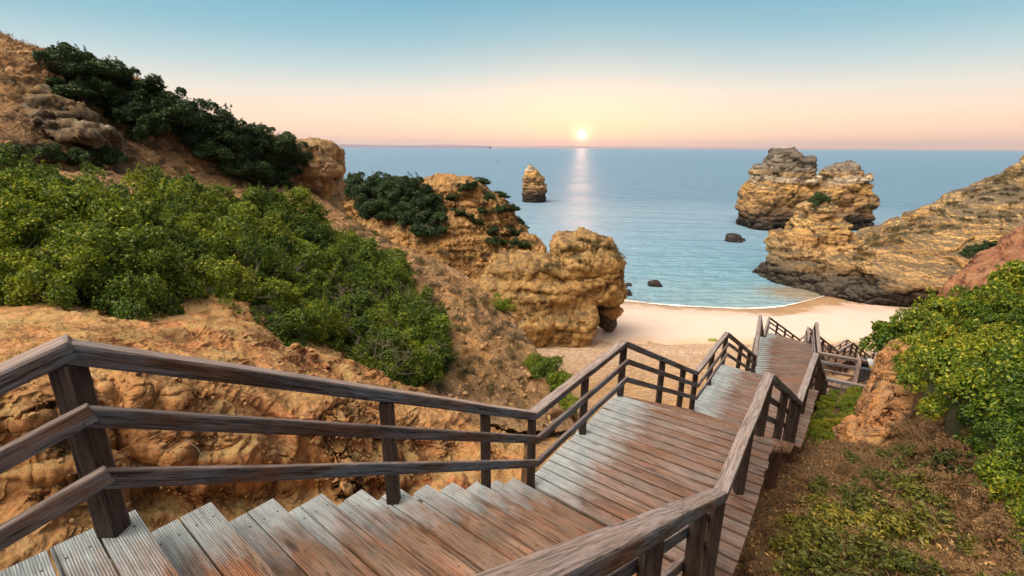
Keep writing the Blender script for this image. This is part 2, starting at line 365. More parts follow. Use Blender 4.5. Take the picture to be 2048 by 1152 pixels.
def wood_mat(name, brown, red, grey, blue, edge=0.0, groove=0.0, greyamt=.5):
    """grain runs along local x; attribute-free, the beam's own coordinates"""
    m, t = mat(name); tcn = t('ShaderNodeTexCoord').outputs['Object']; rnd = t('ShaderNodeObjectInfo').outputs['Random']
    off = t('ShaderNodeCombineXYZ', {0: t.math('MULTIPLY', rnd, 37), 1: t.math('MULTIPLY', rnd, 91), 2: t.math('MULTIPLY', rnd, 53)}).outputs[0]
    v = t('ShaderNodeVectorMath', {0: tcn, 1: off}, operation='ADD').outputs[0]
    g = t.noise(t.mapv(v, (1.6, 34, 34)), 1.9, 8, .68, 1.1)
    g2 = t.noise(t.mapv(v, (2.2, 95, 60)), 1.0, 3, .6, .3)
    g3 = t.noise(t.mapv(v, (5, 330, 330)), 1.0, 3, .7, .2)
    blotch = t.noise(t.mapv(v, (1.6, 5, 5)), 1.0, 5, .6, .4)
    col = t.mix(t.ramp(blotch, [(.36, 0), (.62, 1)]), brown, red)
    col = t.mix(t.math('MULTIPLY', t.ramp(t.noise(t.mapv(v, (1.1, 4, 4), (5, 3, 1)), 1.3, 6, .65), [(.38, 0), (.6, 1)]), greyamt), col, grey)
    col = t.mix(t.ramp(g, [(.40, .8), (.50, 0)]), col, tuple(c * .22 for c in brown))
    sx = t('ShaderNodeSeparateXYZ', {0: tcn})
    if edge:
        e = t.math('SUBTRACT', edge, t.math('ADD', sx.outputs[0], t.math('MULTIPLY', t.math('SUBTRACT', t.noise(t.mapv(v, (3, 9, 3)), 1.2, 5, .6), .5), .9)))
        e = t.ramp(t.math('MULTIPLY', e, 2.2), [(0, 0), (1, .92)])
        col = t.mix(e, col, blue)  # worn left ends, with their pale blue sky sheen painted into the colour
    col = t.mix(t.math('MULTIPLY', t.ramp(g2, [(.3, .7), (.5, 0)]), .7), col, tuple(c * .35 for c in brown))
    col = t.mix(1.0, col, t.ramp(g3, [(.35, .6), (.5, 1.0), (.68, 1.35)]), 'MULTIPLY')
    ck = t.noise(t.mapv(v, (.55, 30, 30), (3, 7, 2)), 1.0, 2, .5, .2)
    col = t.mix(t.ramp(ck, [(.27, .9), (.31, 0)]), col, (.012, .009, .008))
    # knots
    kn = t('ShaderNodeTexVoronoi', {'Vector': t.mapv(v, (1.1, 4.5, 4.5)), 'Scale': 1.0}).outputs['Distance']
    col = t.mix(t.ramp(kn, [(.05, .85), (.12, 0)]), col, (.03, .02, .015))
    h = t.math('ADD', t.math('ADD', g, t.math('MULTIPLY', g3, .35)), t.math('MULTIPLY', g2, .5))
    if groove:
        wv = t.math('SINE', t.math('MULTIPLY', sx.outputs[1], 2 * math.pi / .0105))
        fade = t.ramp(t.noise(t.mapv(v, (1.5, 3, 3)), 1, 3), [(.3, 1), (.62, .25)])
        h = t.math('ADD', h, t.math('MULTIPLY', t.math('MULTIPLY', wv, fade), groove))
        col = t.mix(t.math('MULTIPLY', t.ramp(wv, [(-.0, .55), (.45, 0)]), fade), col, tuple(c * .4 for c in brown))
    else:        # bleached upper faces
        zt = t.math('ADD', sx.outputs[2], t.math('MULTIPLY', t.math('SUBTRACT', blotch, .5), .03))
        col = t.mix(t.math('MULTIPLY', t.ramp(t.math('MULTIPLY', zt, 10), [(.30, 0), (.42, 1)]), min(1.0, greyamt) * .75), col, t.mix(t.ramp(g, [(.4, 0), (.6, 1)]), (.15, .12, .11), (.40, .33, .31)))
    if edge:     # screw heads
        ay = t.math('SUBTRACT', t.math('ABSOLUTE', sx.outputs[1]), .042)
        for x0 in (.14, 1.1, 2.05):
            ax = t.math('SUBTRACT', sx.outputs[0], x0); dd_ = t.math('SQRT', t.math('ADD', t.math('MULTIPLY', ax, ax), t.math('MULTIPLY', ay, ay)))
            col = t.mix(t.math('LESS_THAN', dd_, .0065), col, (.02, .018, .016))
    rg = t.ramp(g, [(.3, .75), (.7, .42)])
    finish(t, col, rg, bumpn(t, h, .7, .008), .5 if edge else .2); return m
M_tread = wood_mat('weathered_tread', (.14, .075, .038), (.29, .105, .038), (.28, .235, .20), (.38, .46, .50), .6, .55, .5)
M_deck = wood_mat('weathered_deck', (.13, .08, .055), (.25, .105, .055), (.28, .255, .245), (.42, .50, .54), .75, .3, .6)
M_rail = wood_mat('weathered_rail', (.07, .045, .033), (.17, .085, .05), (.15, .19, .235), (.3, .36, .42), 0, 0, .95)
M_post = wood_mat('dark_post', (.04, .027, .022), (.055, .032, .023), (.075, .07, .07), (.1, .1, .1), 0, 0, .4)
M_support = wood_mat('brown_support', (.06, .034, .022), (.10, .048, .028), (.09, .07, .06), (.1, .1, .1), 0, 0, .3)

def leaf_mat(name, cols, trans=.35, spread=1.0):
    m, t = mat(name); geo = t('ShaderNodeNewGeometry'); r = geo.outputs['Random Per Island']; oi = t('ShaderNodeObjectInfo').outputs['Random']
    big = t.noise(geo.outputs['Position'], .55, 3, .6)
    f = t.math('ADD', t.math('ADD', t.math('MULTIPLY', r, .5), t.math('MULTIPLY', oi, .22)), t.math('MULTIPLY', t.math('SUBTRACT', big, .3), .8), clamp=True)
    col = t.ramp(f, cols)
    d = t('ShaderNodeBsdfPrincipled', {'Base Color': col, 'Roughness': .5, 'Specular IOR Level': .35})
    tr = t('ShaderNodeBsdfTranslucent', {'Color': col})
    mx = t('ShaderNodeMixShader', {0: trans, 1: d.outputs[0], 2: tr.outputs[0]})
    t('ShaderNodeOutputMaterial', {0: mx.outputs[0]}); return m
M_leaf = leaf_mat('mastic_leaf', [(0, (.014, .036, .01)), (.3, (.04, .09, .014)), (.58, (.13, .20, .018)), (.82, (.33, .36, .022)), (1, (.48, .42, .03))])
M_leafdark = leaf_mat('dark_leaf', [(0, (.012, .03, .012)), (.4, (.025, .06, .02)), (.75, (.05, .10, .025)), (1, (.11, .15, .04))], .2)
M_leafright = leaf_mat('broad_leaf', [(0, (.014, .036, .01)), (.3, (.05, .11, .016)), (.55, (.15, .23, .02)), (.8, (.42, .40, .028)), (1, (.46, .27, .06))])
M_dry = leaf_mat('dry_leaf', [(0, (.08, .045, .025)), (.5, (.22, .13, .06)), (1, (.48, .33, .16))], .2)
M_heath = leaf_mat('heath_leaf', [(0, (.07, .05, .03)), (.5, (.12, .10, .045)), (1, (.22, .17, .07))], .15)
def plain(name, col, rough=.8, var=.0, scale=5, spec=.3):
    m, t = mat(name)
    if var:
        n = t.noise(t('ShaderNodeTexCoord').outputs['Object'], scale, 5, .6)
        c = t.mix(t.ramp(n, [(.3, 0), (.7, var)]), col, tuple(x * .4 for x in col)); finish(t, c, rough, None, spec)
    else: finish(t, col, rough, None, spec)
    return m
M_twig = plain('grey_twig', (.20, .165, .135), .9, .5, 3)
M_core = plain('bush_wood', (.035, .035, .018), .95)
M_black = plain('wet_black_rock', (.03, .024, .02), .6, .6, 2)
def rock_dark():
    m, t = mat('shaded_arch_leg'); pos = t('ShaderNodeTexCoord').outputs['Object']; n = t.noise(pos, 1.6, 7, .65)
    finish(t, t.ramp(n, [(.35, (.03, .024, .018)), (.55, (.075, .055, .035)), (.75, (.13, .10, .06))]), .75, bumpn(t, n, .9, .3), .3); return m
M_legshade = rock_dark()

def sea_mat():
    m, t = mat('sea_water'); geo = t('ShaderNodeNewGeometry'); pos = geo.outputs['Position']
    sp = t('ShaderNodeSeparateXYZ', {0: pos})
    dx = t.math('DIVIDE', t.math('SUBTRACT', sp.outputs[0], 34.0), 1.25); dy = t.math('SUBTRACT', sp.outputs[1], 62.0)
    dist = t.math('SQRT', t.math('ADD', t.math('MULTIPLY', dx, dx), t.math('MULTIPLY', dy, dy)))
    dist = t.math('ADD', dist, t.math('MULTIPLY', t.math('SUBTRACT', t.noise(pos, .06, 4), .5), 26))
    deep = t.ramp(t.math('DIVIDE', dist, 160.0), [(0, (.24, .39, .45)), (.14, (.14, .32, .45)), (.35, (.16, .32, .46)), (.7, (.19, .32, .45)), (1, (.12, .25, .39))])
    c0 = PZ(1612, 587, 0.0); sx_ = t.math('DIVIDE', t.math('SUBTRACT', sp.outputs[0], c0[0]), 1.5); sy_ = t.math('SUBTRACT', sp.outputs[1], c0[1])
    sh_ = t.math('ADD', t.math('SQRT', t.math('ADD', t.math('MULTIPLY', sx_, sx_), t.math('MULTIPLY', sy_, sy_))), t.math('MULTIPLY', t.math('SUBTRACT', t.noise(pos, .4, 4), .5), 2.5))
    deep = t.mix(t.ramp(t.math('DIVIDE', sh_, 10.0), [(.25, .85), (.62, 0)]), deep, (.27, .20, .11))      # sand shows through the thinnest water
    # waves: swell + chop, with lower slopes far off so the horizon stays clean
    wv = t.noise(t.mapv(pos, (.22, .85, 1), rot=(0, 0, R(8))), 1.0, 4, .55, .4)
    wv2 = t.noise(t.mapv(pos, (1.2, 2.6, 1), rot=(0, 0, R(-14))), 1.0, 3, .6, .3)
    sw = t.noise(t.mapv(pos, (.03, .16, 1), rot=(0, 0, R(3))), 1.0, 3, .5)
    h = t.math('ADD', t.math('ADD', t.math('MULTIPLY', wv, .55), t.math('MULTIPLY', wv2, .13)), t.math('MULTIPLY', sw, 1.3))
    nr = bumpn(t, h, 1.0, 3.6)
    patch = t.noise(t.mapv(pos, (.004, .02, 1)), 1.0, 4, .6)
    fr = t('ShaderNodeLayerWeight', {'Blend': .18, 'Normal': nr}).outputs['Facing']
    fac = t.ramp(fr, [(0, .5), (.35, .12), (1, .05)]) if False else t.ramp(fr, [(.0, .06), (.7, .25), (1, .42)])
    d = t('ShaderNodeBsdfDiffuse', {'Color': deep, 'Normal': nr}); g = t('ShaderNodeBsdfGlossy', {'Color': (.75, .75, .75, 1), 'Roughness': t.ramp(patch, [(.35, .42), (.65, .5)]), 'Normal': nr})
    mx = t('ShaderNodeMixShader', {0: fac, 1: d.outputs[0], 2: g.outputs[0]}); t('ShaderNodeOutputMaterial', {0: mx.outputs[0]}); return m
M_sea = sea_mat()

# ------------------------------------------------------------------ setting: sea, beach, land
def plane(name, x0, x1, y0, y1, z, m, nx=1, ny=1):
    xs = np.linspace(x0, x1, nx + 1); ys = np.linspace(y0, y1, ny + 1); X, Y = np.meshgrid(xs, ys, indexing='ij')
    V = np.stack([X, Y, np.full_like(X, z)], -1).reshape(-1, 3); idx = np.arange((nx + 1) * (ny + 1)).reshape(nx + 1, ny + 1)
    F = np.stack([idx[:-1, :-1], idx[1:, :-1], idx[1:, 1:], idx[:-1, 1:]], -1).reshape(-1, 4)
    return link(name, new_mesh(name, V, F, m))
tag(plane('sea', -30000, 30000, 44, 45000, 0.0, M_sea, 6, 6), 'calm blue sea turning turquoise near the beach', kind='structure')
tag(plane('seabed', -400, 400, 20, 700, -9.0, M_sand), kind='structure')

WL = [(1000, 592), (1150, 594), (1240, 599), (1300, 606), (1400, 613), (1490, 616), (1560, 612), (1610, 602), (1650, 590), (1720, 583), (1900, 585), (2100, 585)]
bc = [900, 1130, 1240, 1300, 1400, 1490, 1560, 1610, 1660, 1760, 1900, 2100]
brow = []
brow.append([PZ(x, 760, 1.2) for x in bc])
brow.append([PZ(x, 700, 1.75) for x in bc])
brow.append([PZ(x, 655, 1.15) for x in bc])
brow.append([PZ(x, y + (655 - y) * .5 if x < 1600 else 630, .55) for x, (_, y) in zip(bc, WL)])
brow.append([PZ(x, y + (7 if x < 1550 else 19), .16) for x, (_, y) in zip(bc, WL)])
brow.append([PZ(x, y, 0.0) for x, (_, y) in zip(bc, WL)])
brow.append([PZ(x, y - 10, -.25) for x, (_, y) in zip(bc, WL)])
brow.append([PZ(x, y - 28, -1.3) for x, (_, y) in zip(bc, WL)])
brow.append([PZ(x, y - 55, -4.5) for x, (_, y) in zip(bc, WL)])
sheet('beach', brow, 220, 320, [rough(.35, .05, 4, 3), lambda p, n: np.where(p[:, 2] > .4, .05 * fbm(p, 1.2, 3, .6, 8), 0)], M_sand, label='pale pink sand beach in the cove')
# foam at the water's edge
wl = catmull(np.array([PZ(x, y + .5, 0.03) for x, (_, y) in zip(bc, WL)]), 260)
wd = 1.15 + .5 * fbm(wl, .25, 3, .5, 4); wd *= .7 + .35 * fbm(wl, 1.2, 3, .6, 14); wd *= .62 * np.interp(np.arange(260), [0, 50, 130, 165, 185, 260], [1, 1.3, 1.0, .45, .2, .15])
tn = np.gradient(wl, axis=0); tn /= np.linalg.norm(tn, axis=1, keepdims=True); nn = np.stack([-tn[:, 1], tn[:, 0], np.zeros(260)], 1)
ru = []
for k, zz in ((-.9, .05), (-.4, .09), (.1, .07), (.5, .02)):
    q = wl + nn * (wd * k)[:, None]; q[:, 2] = zz + .03 * fbm(q, 2.0, 2, .5, 9) + (.05 if k < 0 else 0); ru.append(q)
G = np.array(ru); idx = np.arange(4 * 260).reshape(4, 260); F = np.stack([idx[:-1, :-1], idx[:-1, 1:], idx[1:, 1:], idx[1:, :-1]], -1).reshape(-1, 4)
def foam_mat():
    m, t = mat('foam'); pos = t('ShaderNodeNewGeometry').outputs['Position']; n = t.noise(pos, 1.6, 6, .65)
    finish(t, t.ramp(n, [(.3, (.62, .62, .62)), (.6, (.85, .83, .82))]), .6, bumpn(t, n, .5, .1)); return m
tag(link('surf_foam', new_mesh('surf_foam', G.reshape(-1, 3), F, foam_mat())), 'thin white line of surf foam along the sand', kind='stuff')

# far coast: low ridges with real depth
def coast(name, pts, F0, depth, col):
    m, t = mat(name + '_mat'); pos = t('ShaderNodeNewGeometry').outputs['Position']
    finish(t, t.mix(t.noise(pos, .004, 4), col, tuple(c * .8 for c in col)), 1, None, 0)  # bluish haze of distance is put into the hill colour
    r0 = []; r1 = []; r2 = []; r3 = []
    for px, py in pts:
        a = P(px, py, F0); hgt = max(a[2], 4.0)
        r0.append((a[0], F0 - depth, -5)); r1.append((a[0], F0 - depth * .5, hgt * .6)); r2.append((a[0], F0, hgt)); r3.append((a[0], F0 + depth, -5))
    return sheet(name, [r0, r1, r2, r3], 20, 400, [rough(.004, 6, 4, 2)], m)
hz = lambda x: 294.2 + (x - 1024) * .0057
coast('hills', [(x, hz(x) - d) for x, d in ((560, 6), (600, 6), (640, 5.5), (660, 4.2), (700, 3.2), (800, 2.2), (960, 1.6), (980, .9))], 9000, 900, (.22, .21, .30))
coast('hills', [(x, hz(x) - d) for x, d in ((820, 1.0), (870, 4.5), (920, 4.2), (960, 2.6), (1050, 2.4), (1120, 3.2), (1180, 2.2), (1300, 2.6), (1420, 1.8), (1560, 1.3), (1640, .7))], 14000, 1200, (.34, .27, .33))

# --- the gully bank on the left, from the foot of the bushes down to the ground under the steps
bank_rows = [
 [P(-500, 560, 9), P(0, 560, 8.5), P(250, 560, 9.5), P(450, 600, 10.5), P(620, 680, 11.5), P(780, 740, 13), P(900, 790, 14.5), P(1040, 850, 15.5)],
 [P(-500, 650, 6.1), P(0, 648, 6.3), P(250, 648, 7.4), P(430, 655, 8.3), P(590, 722, 9), P(750, 778, 10.3), P(880, 815, 11.5), P(1040, 880, 12.2)],
 [P(-500, 720, 4.6), P(0, 705, 5.2), P(220, 700, 6.2), P(420, 715, 7.0), P(600, 760, 7.8), P(750, 805, 9.0), P(880, 835, 10.2), P(1040, 900, 10.6)],
 [P(-500, 800, 3.7), P(0, 775, 4.45), P(220, 752, 5.35), P(400, 762, 6.0), P(600, 800, 6.8), P(750, 838, 7.8), P(880, 862, 8.9), P(1040, 915, 9.4)],
 [P(-500, 900, 3.55), P(0, 850, 4.25), P(220, 820, 5.15), P(400, 830, 5.75), P(600, 855, 6.55), P(750, 880, 7.5), P(880, 900, 8.5), P(1040, 945, 8.8)],
 [P(-500, 1050, 3.2), P(0, 960, 4.0), P(220, 930, 4.9), P(400, 930, 5.5), P(600, 945, 6.2), P(750, 955, 7.0), P(880, 955, 7.9), P(1040, 985, 8.1)],
 [P(-500, 1200, 2.9), P(0, 1080, 3.6), P(220, 1050, 4.4), P(400, 1040, 4.95), P(600, 1030, 5.6), P(750, 1020, 6.35), P(880, 1000, 7.1), P(1040, 1015, 7.4)],
 [Wd(-4.5, 1.0, -4.0), Wd(-3.3, 1.8, -4.2), Wd(-2.3, 2.6, -4.6), Wd(-1.4, 3.2, -4.9), Wd(-.5, 4.0, -5.2), Wd(.3, 4.9, -5.6), Wd(1.0, 5.8, -6.1), Wd(1.8, 6.9, -6.8)],
 [Wd(-3, -1, -4.4), Wd(-1.6, .2, -4.7), Wd(-.6, 1.4, -5.0), Wd(.3, 2.2, -5.4), Wd(1.1, 3.0, -5.7), Wd(1.9, 4.0, -6.1), Wd(2.6, 5.0, -6.5), Wd(3.4, 6.2, -7.1)],
 [Wd(-2, -3, -5.6), Wd(0, -2, -5.6), Wd(1.0, 0, -5.8), Wd(1.8, 1.0, -6.0), Wd(2.6, 2.0, -6.2), Wd(3.3, 3.2, -6.6), Wd(4.0, 4.4, -7.0), Wd(4.8, 5.8, -7.6)],
]
face = lambda p, n: np.clip((1.1 - n[:, 2]) * 1.2, .12, 1)
sheet('bank', ext(bank_rows, True, 1.2), 700, 860, [
    lambda p, n: face(p, n) * .75 * fbm(p, .6, 3, .5, 11, (1, 1, .2), True),
    lambda p, n: face(p, n) * .19 * fbm(p, 2.0, 4, .55, 21, (1, 1, .14), True),
    lambda p, n: face(p, n) * blocks(.9, .16, 5, (1, 1, .4), .6)(p, n), lambda p, n: face(p, n) * blocks(4.5, .018, 6, (1, 1, .9), .5)(p, n),
    rough(6, .035, 4, 31, (1, 1, .35)), rough(16, .010, 3, 32)], M_bank, label='eroded ochre earth bank beside the steps')

# --- scree slope and spur on the left that carries the bushes
hill_rows = [
 [P(-500, 250, 24), P(0, 300, 24), P(250, 320, 27), P(430, 345, 31), P(560, 360, 36), P(664, 396, 39), Wd(-13, 44, -12), Wd(-8, 50, -19)],
 [P(-500, 330, 20), P(0, 335, 19), P(250, 350, 22), P(430, 372, 27), P(560, 385, 32), P(684, 432, 35), Wd(-9.5, 37, -11), Wd(-5, 42, -19)],
 [P(-500, 380, 14), P(0, 390, 13), P(250, 412, 15), P(430, 440, 19), P(600, 450, 24), P(778, 486, 30), Wd(-5.5, 33, -10.5), Wd(-1.5, 38, -19)],
 [P(-500, 460, 10), P(0, 480, 10), P(250, 500, 11.5), P(450, 530, 14.5), P(650, 535, 20), P(880, 526, 26.5), Wd(-2.6, 29.5, -11), Wd(1, 34, -19)],
 [P(-500, 570, 8), P(0, 570, 8), P(250, 580, 9.3), P(480, 610, 11.5), P(720, 640, 16), P(968, 592, 23), Wd(0, 26, -12), Wd(3, 31, -18)],
 [P(-500, 670, 6.5), P(0, 680, 6.7), P(280, 690, 7.9), P(560, 715, 9.8), P(800, 740, 13), P(1035, 672, 19.5), Wd(1.5, 22, -12.5), Wd(4, 27, -16.5)],
 [P(-500, 740, 6), P(0, 740, 6.3), P(300, 750, 7.6), P(620, 800, 9.5), P(880, 800, 12.2), P(1095, 752, 16.8), Wd(2.6, 18.5, -11.5), Wd(5.5, 23, -14.5)],
 [P(-500, 840, 5.8), P(0, 840, 6.2), P(300, 860, 7.4), P(640, 900, 9.3), P(930, 850, 10.8), P(1120, 850, 13.2), Wd(3.1, 15, -10), Wd(6, 19, -12.5)],
]
sheet('hillside', ext(hill_rows, True, 1.5), 620, 700, [
    lambda p, n: .55 * fbm(p, .22, 3, .5, 41), gully(.33, .38, 42), blocks(1.2, .12, 46), lambda p, n: .14 * fbm(p, 1.7, 4, .6, 44), rough(5, .05, 3, 45)], M_hill, label='brown scree slope falling from the left towards the cove')

# --- upper hillside and the skyline on the left
up_rows = [
 [Wd(-75, 45, 2), Wd(-34, 42, 3), Wd(-33, 42, 2.0), Wd(-27, 44, 0), Wd(-23, 48, -1.5), Wd(-20, 50, -4), Wd(-18, 48, -6.5), Wd(-17, 46, -9)],
 [P(-500, -230, 26), P(0, 72, 25), P(110, 112, 26), P(250, 158, 28), P(420, 245, 31), P(560, 282, 35), P(640, 298, 38), P(664, 325, 41)],
 [P(-500, 0, 22), P(0, 175, 22), P(110, 205, 23), P(250, 245, 26), P(420, 292, 29), P(520, 322, 33), P(600, 342, 36), P(672, 372, 39)],
 [P(-500, 200, 18.5), P(0, 298, 19.5), P(120, 308, 21), P(270, 325, 24), P(430, 358, 28), P(540, 378, 32), P(610, 392, 35), P(690, 425, 36.5)],
 [P(-500, 400, 18), P(0, 390, 19), P(130, 400, 20), P(300, 420, 23), P(450, 440, 26), P(560, 450, 31), P(620, 460, 34), P(700, 480, 36.5)],
]
sheet('upper_hillside', ext(up_rows, True, 1.5, .3), 420, 640, [
    lambda p, n: .5 * fbm(p, .25, 3, .5, 51), lambda p, n: .22 * fbm(p, .9, 4, .55, 52, (1, 1, 1), True), rough(3.2, .08, 4, 53)], M_hill, label='brown upper hillside under the dark thicket')
outc = rock('rock_outcrop', [P(-10, 215, 22.9) + (2.4, 1.2, .9, 4, .3), P(70, 235, 22.7) + (1.8, 1.1, .7, 5, -.3), P(120, 270, 22.2) + (1.7, 1.1, .5, 5, .4), P(30, 280, 21.9) + (2.2, 1.1, .6, 5, .1), P(-80, 240, 22.7) + (2.2, 1.4, 1.3, 4)], .10,
    [rough(.6, .3, 3, 61), strata(.5, .2, 65), blocks(.9, .28, 63, (1, 1, 2.2), .3), blocks(2.6, .12, 64, (1, 1, 1.8)), rough(3, .14, 5, 62, (1, 1, 1), True, .65)],
    earth_mat('outcrop_rock', (.26, .19, .12), (.34, .21, .09), (.13, .11, .10), (.36, .33, .29), (.12, .11, .07), .9, 1.0))
tag(outc, 'grey and ochre rock outcrop high on the left slope', 'rock')
bluff = rock('rock_bluff', [P(600, 330, 37.5) + (2.2, 2.2, 1.9, 3), P(640, 328, 38.5) + (1.4, 2.6, 1.7, 3), P(572, 345, 36.5) + (1.2, 1.6, 1.3, 3), P(628, 345, 37) + (1.9, 1.8, 1.3, 2.6), P(645, 370, 37.8) + (1.2, 2, 1.6, 2.6)], .16,
    [rough(.5, .3, 3, 71), strata(.5, .16, 3), gully(1.0, .32, 72, .2), blocks(1.1, .2, 74, (1, 1, .8), .3), rough(3, .1, 3, 73)],
    earth_mat('bluff_rock', (.50, .30, .12), (.44, .24, .10), (.30, .24, .18), (.66, .58, .42), (.2, .17, .09), .9, .8))
tag(bluff, 'pale sandstone bluff at the end of the left skyline', 'cliff')

# --- headland in the middle
hd = [
 [Wd(-40, 85, -12), Wd(-30, 82, -8), Wd(-22, 80, -7), Wd(-14, 78, -7), Wd(-7, 76, -8), Wd(-2, 74, -10), Wd(1.5, 70, -13), Wd(3.4, 66, -15), Wd(5, 62, -18)],
 [P(540, 385, 60), P(700, 378, 60), P(780, 372, 60), P(860, 366, 60), P(940, 368, 60), P(1000, 388, 60), P(1036, 430, 59), P(1060, 472, 57), P(1082, 514, 54)],
 [P(560, 430, 58), P(700, 430, 56), P(780, 420, 56), P(860, 415, 55.5), P(935, 425, 55.5), P(985, 445, 55.5), P(1022, 475, 56), P(1050, 505, 54.5), P(1078, 530, 52.5)],
 [P(600, 500, 53), P(720, 490, 52.5), P(800, 470, 52), P(870, 470, 52), P(930, 485, 52), P(980, 500, 52.5), P(1015, 525, 53), P(1045, 545, 52), P(1078, 560, 51)],
 [P(600, 560, 50), P(720, 545, 50), P(800, 530, 49.5), P(870, 540, 49), P(930, 560, 49), P(975, 575, 49.5), P(1012, 590, 50), P(1045, 600, 50), P(1082, 600, 49.5)],
 [P(600, 660, 46), P(720, 650, 46), P(800, 640, 46), P(880, 640, 46), P(940, 650, 46), P(985, 655, 46.5), P(1015, 660, 47), P(1050, 665, 47.5), P(1090, 665, 47.5)],
 [PZ(560, 740, 0.8), PZ(700, 735, .8), PZ(800, 730, .8), PZ(880, 722, .8), PZ(940, 718, .8), PZ(985, 712, .8), PZ(1015, 708, .8), PZ(1050, 705, .8), PZ(1095, 700, .8)],
]
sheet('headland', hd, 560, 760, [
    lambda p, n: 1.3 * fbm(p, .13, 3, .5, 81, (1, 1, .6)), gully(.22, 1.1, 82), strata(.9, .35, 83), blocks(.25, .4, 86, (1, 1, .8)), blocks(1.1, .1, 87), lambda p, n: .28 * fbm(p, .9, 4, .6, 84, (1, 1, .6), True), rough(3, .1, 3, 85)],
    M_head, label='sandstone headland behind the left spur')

# --- golden rock with the arch, on the beach
def B(px, py, F, rx, ry, rz, e=2.8, rot=0.0, tilt=0.0): return P(px, py, F) + (rx, ry, rz, e, rot, tilt)
arch = rock('arch_rock', [
    B(1172, 545, 49.6, 2.9, 3.0, 2.7, 5, .2), B(1198, 560, 50.6, 2.4, 3.0, 2.3, 6, -.1), B(1156, 508, 50, 2.3, 2.4, 1.9, 6, .2), B(1188, 510, 50.5, 2.0, 2.2, 1.6, 3.4), B(1214, 548, 51.5, 1.3, 2.6, 2.1, 5),
    B(1100, 563, 49.5, 4.2, 3.2, 2.2, 7, .05), B(1075, 548, 50.5, 4.0, 3.0, 1.6, 6, 0), B(1045, 575, 50, 3.6, 3.6, 3.4, 5, -.2), B(1120, 612, 48.6, 3.4, 2.8, 3.4, 5, .15), B(1050, 640, 48, 3.0, 3.2, 3.8, 5, -.1), B(1010, 620, 49, 2.6, 3, 4.2, 5),
    B(1120, 655, 47.8, 3.2, 2.5, 2.2, 5), B(1150, 632, 48.5, 1.9, 2.4, 2.9, 5), B(1160, 668, 47.9, 1.2, 1.7, 1.3, 4), B(1085, 662, 47.4, 2.6, 2.0, 2.4, 4),
    B(1226, 590, 52.5, .75, 2.0, 2.3, 3.5, 0, .12), B(1221, 625, 53, .45, 1.3, 1.9, 3, 0, .15)], .14,
    [lambda p, n: .3 * fbm(p, .25, 2, .5, 91, (1, 1, .6)), strata(1.6, .3, 92, .5), blocks(.3, .55, 97, (1, 1, 1.5), .3), gully(.8, .28, 93, .18), blocks(1.1, .16, 98, (1, 1, 1.6), .4), rough(1.8, .16, 5, 94, (1, 1, .5), True, .65), rough(5, .06, 3, 95, (1, 1, 1), True)], M_arch)
tag(arch, 'golden sandstone rock with a dark arch at the edge of the sand', 'rock')
tag(rock('arch_leg_side', [B(1203, 600, 52.6, .75, 1.4, 1.7, 2.3, 0, -.15), B(1212, 630, 52.2, .95, 1.3, 1.5, 2.4), B(1217, 642, 52, .7, 1.0, 1.0, 2.4)], .09,
    [rough(.8, .3, 3, 96, ridge=True), rough(3, .1, 4, 97)], M_legshade), 'weathered inner side of the arch leg, its shadow in the dark colour', 'rock')  # inner side of the arch leg, its shadow put into a dark rock

# --- rocks out at sea
st = rock('sea_stack', [B(1068, 395, 203, 4.7, 5, 3.0, 3.2), B(1070, 378, 203, 4.9, 5, 2.2, 3.4), B(1066, 363, 203, 3.9, 4, 2.6, 3), B(1064, 350, 203, 2.9, 3.4, 2.6, 2.6), B(1062, 340, 203, 1.5, 2, 1.7, 2.2)], .3,
    [strata(1.6, .35, 101, .4), blocks(.35, .5, 102), rough(.35, .5, 3, 102, ridge=True), rough(1.4, .2, 3, 103)], M_stackr)
tag(st, 'lone tapering sea stack near the path of the sun on the water', 'sea stack')
tw = rock('twin_sea_stack', [
    B(1600, 437, 142, 15.6, 9, 4.4, 5), B(1530, 440, 140, 6.2, 8, 4.2, 4), B(1602, 402, 143, 13.8, 8, 4.6, 5), B(1690, 415, 142, 4.4, 8, 6.2, 5), B(1535, 397, 141, 6.4, 7, 4.6, 4), B(1516, 410, 141, 4.2, 6, 3.4, 3.4),
    B(1562, 365, 143, 7.8, 7, 5.4, 4), B(1572, 338, 143, 6.2, 6, 4.0, 2.8), B(1570, 325, 143, 4.2, 5, 3.4, 2.4), B(1594, 350, 143, 3.6, 5, 2.8, 3), B(1548, 348, 143, 4.4, 6, 3.6, 2.6),
    B(1684, 375, 143, 5.2, 7, 4.2, 4), B(1684, 356, 143, 4.8, 5, 3.2, 3), B(1686, 348, 143, 3.6, 5, 2.7, 2.4), B(1698, 366, 143, 3.4, 5, 3.2, 3), B(1650, 388, 143, 6, 6, 2.6, 4)], .32,
    [lambda p, n: .6 * fbm(p, .12, 3, .5, 111), strata(1.7, .42, 112, .6), blocks(.2, .9, 115, (1, 1, 1.8), .3), blocks(.6, .4, 116, (1, 1, 2), .4), rough(.6, .4, 4, 113, (1, 1, 1.3), True, .6)], M_stackr)
tag(tw, 'large banded sea stack with two rounded summits', 'sea stack')

